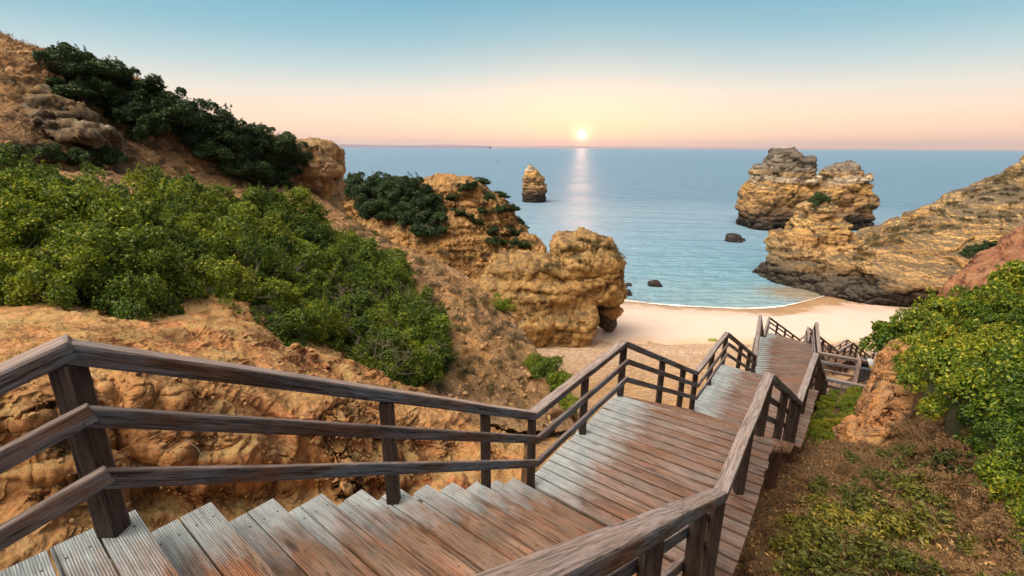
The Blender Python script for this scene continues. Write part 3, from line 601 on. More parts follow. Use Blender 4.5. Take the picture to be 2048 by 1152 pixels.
# --- right headland: peak, body, and the red slope in front of it
pk = rock('headland_peak', [
    B(1640, 515, 84, 6.6, 6, 4.6, 2.8), B(1638, 470, 84, 4.6, 5, 4.0, 2.1), B(1636, 437, 84, 2.7, 4, 3.2, 2.0), B(1635, 410, 84, 1.2, 3, 2.0, 2.0), B(1592, 505, 84, 3.6, 5, 3.4, 2.6),
    B(1578, 538, 82.5, 3.4, 5, 2.6, 2.8), B(1560, 556, 82, 3.4, 4, 1.1, 2.8), B(1620, 560, 80, 6.5, 6, 3.2, 2.8), B(1690, 545, 80, 6.2, 7, 4.2, 3), B(1675, 580, 76, 6, 6, 2.4, 2.8), B(1665, 490, 84, 3.6, 4, 3.2, 2.6)], .24,
    [lambda p, n: .8 * fbm(p, .16, 3, .5, 121), strata(1.5, .6, 122, .9), blocks(.25, .8, 125, (1, 1, 2)), blocks(.8, .25, 126, (1, 1, 2)), rough(.6, .4, 3, 123, ridge=True), rough(1.6, .22, 4, 124)], M_cliffr)
tag(pk, 'pointed rocky peak at the tip of the right headland', 'rock')
rc = [1672, 1710, 1760, 1820, 1885, 1960, 2048, 2250]
def row(ys, Fs): return [P(x, y, f) for x, y, f in zip(rc, ys, Fs)]
rh = [
 [Wd(58, 98, -22), Wd(64, 100, -22), Wd(72, 104, -21), Wd(82, 108, -18), Wd(95, 110, -15), Wd(110, 112, -10), Wd(125, 112, -6), Wd(170, 115, 4)],
 row([548, 500, 462, 432, 405, 368, 328, 240], [84, 85, 85, 86, 86, 86, 86, 86]),
 row([560, 520, 490, 470, 462, 450, 430, 380], [80, 78, 76, 75, 74, 73, 72, 71]),
 row([570, 545, 520, 508, 500, 492, 480, 450], [77, 74, 71.5, 69.5, 68.5, 68, 67.5, 67]),
 row([580, 568, 552, 545, 540, 538, 530, 510], [74, 71, 68, 66, 65, 64.5, 64, 63]),
 row([592, 588, 585, 582, 580, 580, 578, 570], [71.5, 68, 65.5, 64, 63, 62.5, 62, 61]),
 [PZ(x, y, .3) for x, y in zip(rc, (594, 603, 607, 611, 616, 622, 630, 650))],
 [PZ(x, y, -1.0) for x, y in zip(rc, (600, 612, 618, 622, 628, 636, 645, 670))],
]
sheet('cliff', ext(rh, False, 3, .25), 460, 780, [
    lambda p, n: 1.5 * fbm(p, .07, 3, .5, 131), strata(2.6, 1.5, 132, 1.6), gully(.12, .8, 135), blocks(.16, .6, 136, (1, 1, 3)), lambda p, n: .28 * fbm(p, .5, 4, .55, 133, (1, 1, 2.6), True), rough(1.7, .2, 4, 134)],
    M_cliffr, label='layered ochre cliff of the right headland')
rr = [
 [Wd(45, 47, -21), Wd(46.5, 48, -18), Wd(49, 50, -14), Wd(54, 51, -10), Wd(58, 50, -6), Wd(75, 50, -2)],
 [P(1905, 640, 39), P(1905, 592, 38.5), P(1935, 560, 38), P(1985, 520, 37.5), P(2048, 476, 37), P(2250, 380, 36)],
 [P(1910, 660, 35), P(1915, 630, 34), P(1945, 600, 33), P(1990, 575, 32), P(2055, 540, 31), P(2250, 470, 30)],
 [P(1925, 720, 30), P(1930, 700, 29), P(1960, 680, 27), P(2000, 660, 25), P(2060, 640, 24), P(2250, 600, 24)],
]
sheet('red_slope', ext(rr, False, 2.5, .25), 260, 430, [lambda p, n: .7 * fbm(p, .2, 3, .5, 141, (1, 1, 1), True), gully(.3, .7, 142, .2), blocks(.5, .18, 145, (1, 1, .7)), lambda p, n: .08 * fbm(p, 1.4, 4, .55, 143, ridge=True), rough(4, .05, 3, 144)],
    M_red, label='bare reddish rock slope behind the bushes on the right')

# --- shingle below the steps
sc_ = [980, 1080, 1150, 1250, 1350, 1450, 1520, 1660, 1800]
sh = [
 [PZ(x, 668, 1.0) for x in sc_],
 [PZ(x, 690, 1.85) for x in sc_],
 [P(x, 730, 34) for x in sc_],
 [P(x, 780, 24.5) for x in sc_],
 [P(x, 830, 17.5) for x in sc_[:6]] + [P(1520, 830, 18), P(1660, 800, 19.5), P(1800, 790, 20)],
 [P(x, 890, 12.5) for x in sc_[:6]] + [P(1520, 880, 13.5), P(1660, 870, 14), P(1800, 860, 14)],
 [P(x, 975, 8.9) for x in sc_[:6]] + [P(1520, 985, 9), P(1660, 950, 10), P(1800, 940, 10)],
]
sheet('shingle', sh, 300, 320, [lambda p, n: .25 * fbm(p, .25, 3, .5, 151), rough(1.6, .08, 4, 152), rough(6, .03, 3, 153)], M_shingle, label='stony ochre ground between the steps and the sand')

# --- right foreground: hollow beside the steps, spur and the bank under the bushes
fg = [
 [Wd(-1.5, -2.5, -5), Wd(.6, -2, -4.6), Wd(2.2, -1.6, -4.2), Wd(3.6, -1.4, -3.6), Wd(5.0, -1, -2.6), Wd(6.6, -.6, -1.8), Wd(9.5, 0, -.6)],
 [Wd(0, .6, -5.2), Wd(1.6, 1.2, -4.9), Wd(2.8, 1.6, -4.6), Wd(3.8, 1.9, -4.2), Wd(5.0, 2.2, -3.3), Wd(6.4, 2.4, -2.3), Wd(9.5, 2.6, -.9)],
 [Wd(.9, 2.6, -5.5), Wd(2.2, 3.0, -5.1), P(1560, 1150, 4.5), P(1690, 1120, 4.6), P(1860, 1070, 4.7), P(2040, 960, 4.9), P(2350, 820, 5.2)],
 [Wd(1.8, 4.8, -6.0), Wd(3.1, 4.9, -5.3), P(1560, 1065, 5.6), P(1670, 1030, 5.8), P(1820, 965, 6.0), P(1990, 850, 6.2), P(2350, 740, 6.5)],
 [Wd(3.1, 7.0, -7.0), P(1510, 1020, 6.6), P(1590, 980, 7.2), P(1690, 925, 7.7), P(1805, 900, 8.4), P(1950, 770, 8.3), P(2350, 640, 8.6)],
 [Wd(4.4, 9.0, -8.0), P(1545, 955, 8.4), P(1620, 905, 9.2), P(1700, 885, 9.9), P(1810, 850, 10.6), P(1925, 715, 10.4), P(2350, 570, 11)],
 [Wd(6.6, 12, -9.3), P(1580, 900, 10.6), P(1650, 850, 11.6), P(1712, 820, 12.0), P(1850, 745, 12.8), P(1905, 675, 12.8), P(2350, 500, 13.5)],
 [Wd(8.5, 15, -11), Wd(9.5, 15.4, -9.7), Wd(10.4, 15.5, -9.3), P(1728, 755, 15.8), P(1830, 668, 15.5), P(1920, 605, 15.5), P(2350, 470, 16.5)],
 [Wd(11, 19, -13), Wd(12.4, 19.3, -12.2), Wd(13.4, 19, -11.4), P(1785, 712, 19.2), P(1840, 668, 19.5), P(1930, 620, 20), P(2350, 480, 20)],
 [Wd(15, 24, -15), Wd(17, 25, -14.5), Wd(19, 26, -14.2), Wd(21, 26, -13.6), Wd(24, 26.5, -12.5), Wd(28, 27, -10.5), Wd(40, 27, -8)],
 [Wd(22, 33, -18.0), Wd(25, 34, -18.0), Wd(28, 35, -17.9), Wd(31, 35.5, -17.2), Wd(34, 36, -16), Wd(38, 36, -14), Wd(50, 36, -12)],
 [Wd(27, 41, -20.4), Wd(31, 42, -20.6), Wd(35, 43, -20.7), Wd(39, 44, -20.6), Wd(43, 45, -20.5), Wd(48, 46, -19.5), Wd(60, 46, -18)],
]
sheet('ground', ext(fg, False, 1.5, .4), 760, 620, [lambda p, n: .22 * fbm(p, .5, 3, .5, 161), lambda p, n: np.clip(1.1 - n[:, 2], .1, 1) * .3 * fbm(p, 1.4, 4, .55, 162, (1, 1, .4), True), rough(4, .045, 4, 163)],
    M_soil, label='brown ground with dry litter right of the steps')
sp_rows = [
 [P(1740, 830, 12.6), P(1790, 715, 13.4), P(1830, 700, 13.2), P(1885, 735, 12.6), P(1940, 800, 12)],
 [P(1726, 842, 10.9), P(1772, 750, 11.7), P(1812, 694, 12.3), P(1862, 730, 11.2), P(1915, 790, 10.4)],
 [P(1708, 868, 10.3), P(1756, 800, 10.5), P(1803, 765, 10.9), P(1856, 800, 10.0), P(1905, 850, 9.4)],
 [P(1688, 890, 10.0), P(1735, 862, 9.7), P(1790, 845, 9.7), P(1846, 870, 9.0), P(1900, 905, 8.5)],
 [P(1660, 915, 9.9), P(1715, 910, 9.3), P(1780, 915, 8.9), P(1840, 935, 8.3), P(1900, 955, 7.9)],
]
sheet('earth_spur', sp_rows, 420, 420, [rough(.7, .25, 3, 171, (1, 1, .5), True), gully(1.3, .35, 172, .25), blocks(1.2, .14, 175, (1, 1, .5)), gully(3.5, .1, 177, .2), blocks(5, .015, 176, (1, 1, .8)), rough(9, .02, 3, 174)], M_spur, label='steep orange earth spur below the right hand bushes')
# --- boulders and boats
for px, py, F, r, lab, grp in (
    (1465, 481, 116, 1.9, 'black pointed rock alone in the bay in front of the twin sea stack', None),
    (1485, 485, 117, .55, 'tiny black rock just right of the pointed rock in the bay', None),
    (1308, 574, 76, .95, 'dark boulder in the shallows right of the arch rock', None),
    (1252, 587, 71, .75, 'rounded black rock at the foot of the arch rock', None),
    (1247, 574, 75, .5, 'small black rock left of a pair beside the arch rock', None), (1257, 572, 76, .45, 'small black rock right of a pair beside the arch rock', None)):
    x, y, z = P(px, py, F)
    b = rock('boulder', [(x, y, .1, r, r * .9, r * .75, 2.4), (x + .4 * r, y, -.1, r * .8, r, r * .55, 2.4), (x - .25 * r, y, r * .35, r * .55, r * .6, r * .55, 2.2)], r * .09,
             [rough(.9 / r, r * .28, 4, int(px) % 40, ridge=True)], M_black, base=None)
    tag(b, lab, 'rock', grp)
M_hull = plain('boat_hull', (.06, .06, .07), .5); M_cab = plain('boat_cabin', (.5, .48, .46), .5)
def boat(px, F, L, lab):
    x, y, z = PZ(px, 296.5, 0.0) if False else P(px, hz(px), F); r = empty('boat', (x, y, 0)); tag(r, lab, 'boat', 'boats far out on the bay')
    bm = bmesh.new(); n = 9; ringv = []
    for i in range(n):
        t = i / (n - 1); w_ = L * .16 * math.sin(math.pi * min(1, .25 + t * .75)) ** .7 if t < 1 else .02; sh_ = .12 * L * (.8 + .5 * t * t)
        ringv.append([bm.verts.new((L * (t - .5), s * w_ * k, zz)) for s, k, zz in ((-1, 1, sh_), (-1, .6, -.05 * L), (1, .6, -.05 * L), (1, 1, sh_))])
    for a, b in zip(ringv, ringv[1:]):
        for k in range(4): bm.faces.new((a[k], a[(k + 1) % 4], b[(k + 1) % 4], b[k]))
    bm.faces.new(ringv[0]); bm.faces.new(ringv[-1][::-1])
    me = bpy.data.meshes.new('hull'); bm.to_mesh(me); bm.free(); me.materials.append(M_hull); h = bpy.data.objects.new('hull', me); C.objects.link(h); h.parent = r
    bm = bmesh.new(); bmesh.ops.create_cube(bm, size=1, matrix=Matrix.Translation((-.05 * L, 0, .22 * L)) @ Matrix.Diagonal((.3 * L, .2 * L, .2 * L, 1))); bmesh.ops.bevel(bm, geom=bm.edges[:], offset=.02 * L, segments=1)
    me = bpy.data.meshes.new('cabin'); bm.to_mesh(me); bm.free(); me.materials.append(M_cab); h = bpy.data.objects.new('cabin', me); C.objects.link(h); h.parent = r
boat(997, 780, 5.0, 'small dark boat out at sea left of the lone sea stack')
boat(733, 1900, 8.0, 'tiny distant boat far left near the skyline coast')
boat(760, 2400, 8.0, 'faint distant boat just right of the far left boat')
boat(1640, 560, 2.6, 'speck of a boat seen between the two summits of the sea stack')

# ------------------------------------------------------------------ the wooden staircase
ROOTLOC = Vector((-1.1, 1.0, H - 1.82))
stairs = empty('wooden_staircase', ROOTLOC); tag(stairs, 'long weathered wooden staircase with railings stepping down to the beach', 'staircase')
def beam_mesh(name, L, wy, hz_, m, bev=.01, jit=0.0, end=0.0, seed=0, seg=1):
    bm = bmesh.new(); bmesh.ops.create_cube(bm, size=1)
    bmesh.ops.scale(bm, vec=(L, wy, hz_), verts=bm.verts); bmesh.ops.translate(bm, vec=(L / 2, 0, 0), verts=bm.verts)
    if bev: bmesh.ops.bevel(bm, geom=bm.edges[:], offset=bev, segments=2, profile=.6, affect='EDGES')
    if seg > 1:
        for k in range(1, seg): bmesh.ops.bisect_plane(bm, geom=bm.verts[:] + bm.edges[:] + bm.faces[:], plane_co=(L * k / seg, 0, 0), plane_no=(1, 0, 0))
        rr_ = random.Random(seed); off = [rr_.uniform(-jit, jit) for _ in range(seg + 2)]; off2 = [rr_.uniform(-jit, jit) for _ in range(seg + 2)]
        for v in bm.verts:
            k = v.co.x / L * seg; i = int(max(0, min(seg, math.floor(k)))); f = k - i
            v.co.y += off[i] * (1 - f) + off[min(i + 1, seg)] * f; v.co.z += (off2[i] * (1 - f) + off2[min(i + 1, seg)] * f) * .6
    me = bpy.data.meshes.new(name); bm.to_mesh(me); bm.free(); me.materials.append(m); return me
def put(name, me, M, parent, pw):
    o = bpy.data.objects.new(name, me); C.objects.link(o); o.parent = parent
    o.matrix_basis = Matrix.Translation(-Vector(pw)) @ M; return o
def frame(p0, p1, up=(0, 0, 1)):
    x = (Vector(p1) - Vector(p0)); L = x.length; x.normalize(); z = Vector(up); y = z.cross(x)
    if y.length < 1e-4: y = Vector((0, 1, 0)).cross(x) if abs(x.y) < .9 else Vector((1, 0, 0)).cross(x)
    y.normalize(); z = x.cross(y); M = Matrix((x, y, z)).transposed().to_4x4(); M.translation = Vector(p0); return M, L
_s = [0]
def beam(name, p0, p1, wy, hz_, m, parent, pw=ROOTLOC, bev=.01, jit=.004, seg=3, up=(0, 0, 1)):
    _s[0] += 1; M, L = frame(p0, p1, up); return put(name, beam_mesh(name, L, wy, hz_, m, bev, jit, 0, _s[0], seg), M, parent, pw)
def V3(x, y, z): return Vector((x, y, z + H))
RAILH = 1.0
# rail-top corner points (x, y, height relative to the eye), left and right; 'd' decks level, 's' flights
LC = [(-3.05, .86, -1.30), (-1.93, 1.88, -.80), (.24, 4.86, -2.93), (1.80, 7.04, -2.95), (4.23, 9.90, -4.90), (6.02, 12.4, -4.92), (8.81, 15.8, -7.18), (11.2, 20.2, -7.2), (14.0, 24.6, -10.0), (16.0, 27.8, -10.02), (20.5, 31.4, -13.0), (22.2, 33.0, -13.02), (27.2, 37.0, -16.0), (29.5, 38.8, -16.02), (34.5, 42.5, -19.2)]
RC = [(-.26, -1.6, -.80), (-.235, .60, -.80), (1.87, 3.56, -2.93), (3.55, 5.93, -2.95), (5.84, 8.60, -4.90), (7.66, 11.0, -4.92), (10.3, 14.2, -7.18), None, (11.4, 16.2, -7.2), (13.2, 19.3, -7.2), (15.95, 23.6, -10.0), (17.4, 26.1, -10.02), (21.9, 29.4, -13.0), (24.0, 31.0, -13.02), (28.9, 35.3, -16.0), (31.0, 37.0, -16.02), (36.0, 40.7, -19.2)]
def build_rail(corners, side, label, caps=(M_rail, M_rail)):
    rl = empty('railing', ROOTLOC); rl.parent = stairs; rl.location = (0, 0, 0); rl['label'] = label
    pts = [Vector(c) + Vector((0, 0, H)) for c in corners]
    for i, (a, b) in enumerate(zip(pts, pts[1:])):
        d = (b - a); hd_ = Vector((d.x, d.y, 0)).normalized(); inn = Vector((hd_.y, -hd_.x, 0)) * side   # towards the walking side
        ext = d.normalized() * .045
        near = a.y < 12
        if i == 0: b = b + d.normalized() * .035
        beam('top_rail', a + Vector((0, 0, -.05)) - ext * .2, b + Vector((0, 0, -.05)) + ext * .2, .125, .095, caps[0], rl, bev=.018, seg=5 if near else 1, jit=.006)
        for dz in (.34, .66):
            beam('lower_rail', a + Vector((0, 0, -dz)) + inn * .085 - ext * .3, b + Vector((0, 0, -dz)) + inn * .085 + ext * .3, .042, .09, caps[1], rl, bev=.008, seg=5 if near else 1, jit=.004)
        L = d.length; n = max(1, round(L / 1.75))
        steep = abs(d.z) > .3
        ts = [1.0] if i == 0 and L < 2 else [.45, .77, 1.0] if steep and L < 6 else [k / n for k in range(0 if i == 0 else 1, n + 1)]
        for t_ in ts:
            q = a + d * t_; down = 1.25 if steep and t_ < 1 else 1.13
            beam('post', q + Vector((0, 0, -down)), q + Vector((0, 0, -.10)), .098, .098, M_post, rl, bev=.012, seg=1)
    return rl
build_rail(LC, 1, 'railing along the left side of the steps')
build_rail(RC[:7], -1, 'near railing along the right side of the steps')
build_rail(RC[8:], -1, 'far railing along the right side of the lower steps')

def lerp(a, b, t): return a + (b - a) * t
OUT_R = .19
planks = []
def floor_pts(i):   # deck/flight i: floor-level corners
    l = [Vector(LC[i]), Vector(LC[i + 1])]; rmap = {0: (0, 1), 1: (1, 2), 2: (2, 3), 3: (3, 4), 4: (4, 5), 5: (5, 8), 6: (8, 9), 7: (9, 10), 8: (10, 11), 9: (11, 12), 10: (12, 13), 11: (13, 14), 12: (14, 15), 13: (15, 16)}[i]
    r = [Vector(RC[rmap[0]]), Vector(RC[rmap[1]])]
    if i == 5: r[1] = Vector(RC[8]) 
    return l, r
rnd = random.Random(3)
stuffV, stuffF = [], []
def add_plank(A, Bp, wdt, th, m, name, solo=True):
    """A left end, Bp right end at top-surface height"""
    M, L = frame(A + Vector((0, 0, -th / 2)), Bp + Vector((0, 0, -th / 2)))
    _s[0] += 1
    if solo:
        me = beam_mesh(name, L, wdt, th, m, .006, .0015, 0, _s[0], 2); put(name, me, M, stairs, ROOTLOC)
    else:
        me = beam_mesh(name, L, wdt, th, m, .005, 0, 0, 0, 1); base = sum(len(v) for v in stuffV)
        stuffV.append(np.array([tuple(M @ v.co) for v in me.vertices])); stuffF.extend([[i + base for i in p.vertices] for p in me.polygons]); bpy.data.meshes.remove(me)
def deck(i, wd_=.19, solo=True, l=None, r=None):
    l, r = (l, r) if l else floor_pts(i)
    for q in l + r: pass
    n = max(3, round(((l[1] - l[0]).length + (r[1] - r[0]).length) / 2 / wd_)); step = 1 / n
    for k in range(n):
        t = (k + .5) * step; a = lerp(l[0], l[1], t); b = lerp(r[0], r[1], t)
        a = V3(a.x, a.y, a.z - RAILH); b = V3(b.x, b.y, b.z - RAILH); a.z = b.z = V3(0, 0, min(l[0].z, r[0].z) - RAILH).z - .004 * 0
        d = (b - a).normalized(); w_l = (l[1] - l[0]).length * step; w_r = (r[1] - r[0]).length * step; wv = min(w_l, w_r)
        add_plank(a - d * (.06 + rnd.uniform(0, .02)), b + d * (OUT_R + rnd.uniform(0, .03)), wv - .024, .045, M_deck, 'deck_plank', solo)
def flight(i, solo, two=True):
    l, r = floor_pts(i); drop = l[0].z - l[1].z; n = max(3, round(drop / .195)); 
    for k in range(n):
        z = l[0].z - RAILH - drop * (k + 1) / n
        if k == n - 1: continue
        for j in (0, 1):
            t = (k + (.22 + .5 * j)) / n + .12 / n; a = lerp(l[0], l[1], t); b = lerp(r[0], r[1], t); a = V3(a.x, a.y, z); b = V3(b.x, b.y, z); d = (b - a).normalized()
            run = ((l[1] - l[0]).to_2d().length) / n
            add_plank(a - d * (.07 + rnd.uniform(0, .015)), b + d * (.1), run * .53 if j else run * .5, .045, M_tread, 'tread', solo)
# upper deck
l, r = floor_pts(0)
l[0] = Vector((-1.95, -1.6, -.80)); l[1] = Vector((-1.93, .9, -.80))
for q in l + r: q.z -= .014
l[1].y = .9; r[1].y = .05; deck(0, .3, True, l, r)
l1, r1 = floor_pts(1)
# flight 1: treads turned a little against the rail line, as in the picture
drop = 2.13; n1 = 11; run = (Vector(LC[2]).to_2d() - Vector(LC[1]).to_2d()).length / n1
for k in range(-3, n1 + 1):
    z = -1.80 - drop * max(k, 0) / n1
    for j in (0, 1):
        if k == n1 and j: continue
        t = (k - .42 + .50 * j) / n1
        if k == n1: t = (k - .35) / n1
        a = lerp(l1[0], l1[1], t); b = lerp(r1[0], r1[1], min(t * 1.0, 1.0)); a = V3(a.x, a.y, z); b = V3(b.x, b.y, z); d = (b - a).normalized()
        dd = Vector((math.cos(R(38.5)), -math.sin(R(38.5)), 0)); L_ = (b - a).length
        b2 = a + dd * L_
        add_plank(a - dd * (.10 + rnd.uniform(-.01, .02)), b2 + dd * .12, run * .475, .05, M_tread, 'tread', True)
deck(2); flight(3, False); deck(4); flight(5, False); deck(6, .2); flight(7, False); deck(8, .24); flight(9, False); deck(10, .3, False); flight(11, False); deck(12, .3, False); flight(13, False)
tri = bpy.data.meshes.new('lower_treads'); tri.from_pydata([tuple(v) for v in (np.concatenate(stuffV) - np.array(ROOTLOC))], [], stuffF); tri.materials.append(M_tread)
ot = bpy.data.objects.new('lower_treads', tri); C.objects.link(ot); ot.parent = stairs; ot['kind'] = 'stuff'
# stringers and supports
for i in range(14):
    l, r = floor_pts(i)
    if i == 0: continue
    for side, (a, b) in (('l', l), ('r', r)):
        off = (a - b).to_2d().normalized(); 
        a3 = V3(a.x, a.y, a.z - RAILH - (.19 if abs(a.z - b.z) < .3 else .26)); b3 = V3(b.x, b.y, b.z - RAILH - (.19 if abs(a.z - b.z) < .3 else .26))
        if abs(a.z - b.z) < .3: a3.z = b3.z = min(a.z, b.z) + H - RAILH - .15
        beam('stringer', a3, b3, .07, .2, M_support, stairs, bev=.006, seg=1)
BV = {}
for nm in ('bank', 'hillside', 'shingle', 'ground', 'upper_hillside', 'headland', 'red_slope', 'cliff'):
    o = bpy.data.objects[nm]; BV[nm] = BVHTree.FromObject(o, bpy.context.evaluated_depsgraph_get())
def ground_z(x, y, top=H, names=('bank', 'hillside', 'shingle', 'ground')):
    best = None
    for nme in names:
        h = BV[nme].ray_cast(Vector((x, y, top)), Vector((0, 0, -1)))
        if h[0] is not None and (best is None or h[0].z > best): best = h[0].z
    return best
for i in range(1, 14):
    l, r = floor_pts(i); level = abs(l[0].z - l[1].z) < .3
    for a, b in (l, r):
        for t in ((.03, .5, .97) if level else (.5,)):
            q = lerp(a, b, t); ztop = q.z + H - RAILH - .08; g = ground_z(q.x, q.y, ztop)
            if g is None: g = ztop - 3
            if ztop - g > .15: beam('support_post', Vector((q.x, q.y, g - .3)), Vector((q.x, q.y, ztop)), .15, .15, M_support, stairs, bev=.01, seg=1)
    if level:
        for t in (.06, .5, .94):
            a = lerp(l[0], l[1], t); b = lerp(r[0], r[1], t); z = a.z + H - RAILH - .17
            beam('cross_beam', Vector((a.x, a.y, z)), Vector((b.x, b.y, z)), .1, .14, M_support, stairs, bev=.006, seg=1)

# side platform with its fences and the litter bin
A0, A1 = V3(10.3, 14.2, -7.2), V3(12.05, 13.15, -7.2); B0, B1 = V3(11.4, 16.2, -7.2), V3(13.6, 14.9, -7.2)
pf = empty('platform_fence', Vector((11.0, 15.0, H - 8.2))); tag(pf, 'grey wooden side platform with low fences leading to the litter bin', 'platform')
PW = pf.location
for a, b, s in ((A0, A1, 1), (B0, B1, -1)):
    d = (b - a).normalized(); inn = Vector((-d.y, d.x, 0)) * s
    beam('top_rail', a + Vector((0, 0, -.06)), b + Vector((0, 0, -.06)), .135, .11, M_rail, pf, PW, seg=1)
    for dz in (.34, .66): beam('lower_rail', a + Vector((0, 0, -dz)) + inn * .085, b + Vector((0, 0, -dz)) + inn * .085, .045, .105, M_rail, pf, PW, seg=1)
    for t in (.03, .5, .97):
        q = lerp(a, b, t); beam('post', q + Vector((0, 0, -1.7)), q + Vector((0, 0, -.12)), .13, .13, M_post, pf, PW, seg=1)
nb = 12
for k in range(nb):
    t = (k + .5) / nb; a = lerp(A0, A1, t); b = lerp(B0, B1, t); a = a + Vector((0, 0, -1)); b = b + Vector((0, 0, -1))
    beam('deck_plank', a, b, .16, .045, M_deck, pf, PW, seg=1, bev=.006)
bx = V3(12.75, 15.15, -8.2); bn = empty('litter_bin', bx); tag(bn, 'dark wooden litter bin housing with white and yellow lid on the side platform', 'litter bin')
dx = Vector((.862, -.507, 0)); dy = Vector((.507, .862, 0))
M_dk = plain('bin_board', (.05, .045, .045), .7, .5); M_lid = plain('white_lid', (.75, .76, .74), .4, .15, 3); M_yel = plain('yellow_lid', (.72, .5, .05), .45); M_bluegrey = plain('bin_rim', (.12, .15, .19), .5); M_pink = plain('pale_board', (.42, .31, .27), .8, .5)
def boxat(name, c, sx, sy, sz, m, parent, pw, bev=.012):
    M = Matrix((dx, dy, Vector((0, 0, 1)))).transposed().to_4x4(); M.translation = c - dx * sx / 2
    return put(name, beam_mesh(name, sx, sy, sz, m, bev), M, parent, pw)
for k in range(7): boxat('side_panel', bx + dx * (-.42 + .14 * k) - dy * .42 + Vector((0, 0, .5)), .13, .03, .9, M_dk, bn, bx, .004)
boxat('end_panel', bx - dx * .52 + Vector((0, 0, .55)), .04, .9, 1.1, M_pink, bn, bx, .006)
boxat('back_panel', bx + dy * .42 + Vector((0, 0, .5)), 1.0, .03, .9, M_dk, bn, bx, .004)
boxat('end_panel', bx + dx * .52 + Vector((0, 0, .5)), .03, .86, .95, M_dk, bn, bx, .004)
boxat('rim', bx - dy * .44 + Vector((0, 0, .93)), 1.06, .05, .08, M_bluegrey, bn, bx)
boxat('rim', bx + dy * .44 + Vector((0, 0, .93)), 1.06, .05, .08, M_bluegrey, bn, bx)
ld = boxat('lid', bx + dx * .1 + Vector((0, 0, 1.03)), .72, .62, .07, M_lid, bn, bx, .03)
yl = boxat('lid_front', bx + dx * .1 - dy * .33 + Vector((0, 0, .99)), .70, .05, .07, M_yel, bn, bx, .015)
boxat('bin_body', bx + dx * .1 + Vector((0, 0, .5)), .66, .58, .9, M_dk, bn, bx, .03)
# ------------------------------------------------------------------ vegetation
def inpoly(px, py, poly):
    c = np.zeros(len(px), bool); n = len(poly)
    for i in range(n):
        x1, y1 = poly[i]; x2, y2 = poly[(i + 1) % n]
        if y1 == y2: continue
        c ^= ((y1 > py) != (y2 > py)) & (px < (x2 - x1) * (py - y1) / (y2 - y1) + x1)
    return c
def leaves_arrays(pos, nrm_, size, aspect=.5, r_=None):
    """rhombic leaves: one quad each, folded a little along the midrib"""
    n = len(pos); a = rng.normal(size=(n, 3)); a -= (a * nrm_).sum(1, keepdims=True) * nrm_ * .8; a /= np.linalg.norm(a, axis=1, keepdims=True)
    b = np.cross(nrm_, a); b /= np.linalg.norm(b, axis=1, keepdims=True) + 1e-9
    s = size * rng.uniform(.65, 1.25, (n, 1)); bend = nrm_ * s * .12
    v = np.stack([pos - a * s * .5, pos + b * s * aspect * .5 + bend - a * s * .06, pos + a * s * .5, pos - b * s * aspect * .5 + bend - a * s * .06], 1)
    return v.reshape(-1, 3)
def tubes(paths, radii, sides=4):
    V, F = [], []
    for path, (r0, r1) in zip(paths, radii):
        k = len(path); base = len(V)
        for i, p in enumerate(path):
            d = path[min(i + 1, k - 1)] - path[max(i - 1, 0)]; d = d / (np.linalg.norm(d) + 1e-9)
            u = np.cross(d, (0.3, .2, 1)); u /= np.linalg.norm(u) + 1e-9; w_ = np.cross(d, u); r = r0 + (r1 - r0) * i / (k - 1)
            for s in range(sides): t = 2 * math.pi * s / sides; V.append(p + (u * math.cos(t) + w_ * math.sin(t)) * r)
        for i in range(k - 1):
            for s in range(sides): F.append((base + i * sides + s, base + i * sides + (s + 1) % sides, base + (i + 1) * sides + (s + 1) % sides, base + (i + 1) * sides + s))
    return V, F
def twig_paths(n, L, up=.6, origin=(0, 0, 0), spread=1.0):
    P_, R_ = [], []
    for _ in range(n):
        a = rng.uniform(0, 2 * math.pi); d = np.array([math.cos(a) * spread, math.sin(a) * spread, up + rng.uniform(-.2, .6)]); d /= np.linalg.norm(d)
        p = np.array(origin, float); path = [p]; l_ = L * rng.uniform(.6, 1.1)
        for k in range(6):
            d = d + rng.normal(size=3) * .22 + np.array([0, 0, .03]); d /= np.linalg.norm(d); p = p + d * l_ / 6; path.append(p)
        P_.append(path); R_.append((L * .012, L * .003))
        for j in (2, 3, 4):
            q = path[j]; e = d + rng.normal(size=3) * .7; e /= np.linalg.norm(e); sp = [q]
            for k in range(4): e = e + rng.normal(size=3) * .25; e /= np.linalg.norm(e); q = q + e * l_ / 11; sp.append(q)
            P_.append(sp); R_.append((L * .006, L * .002))
    return P_, R_
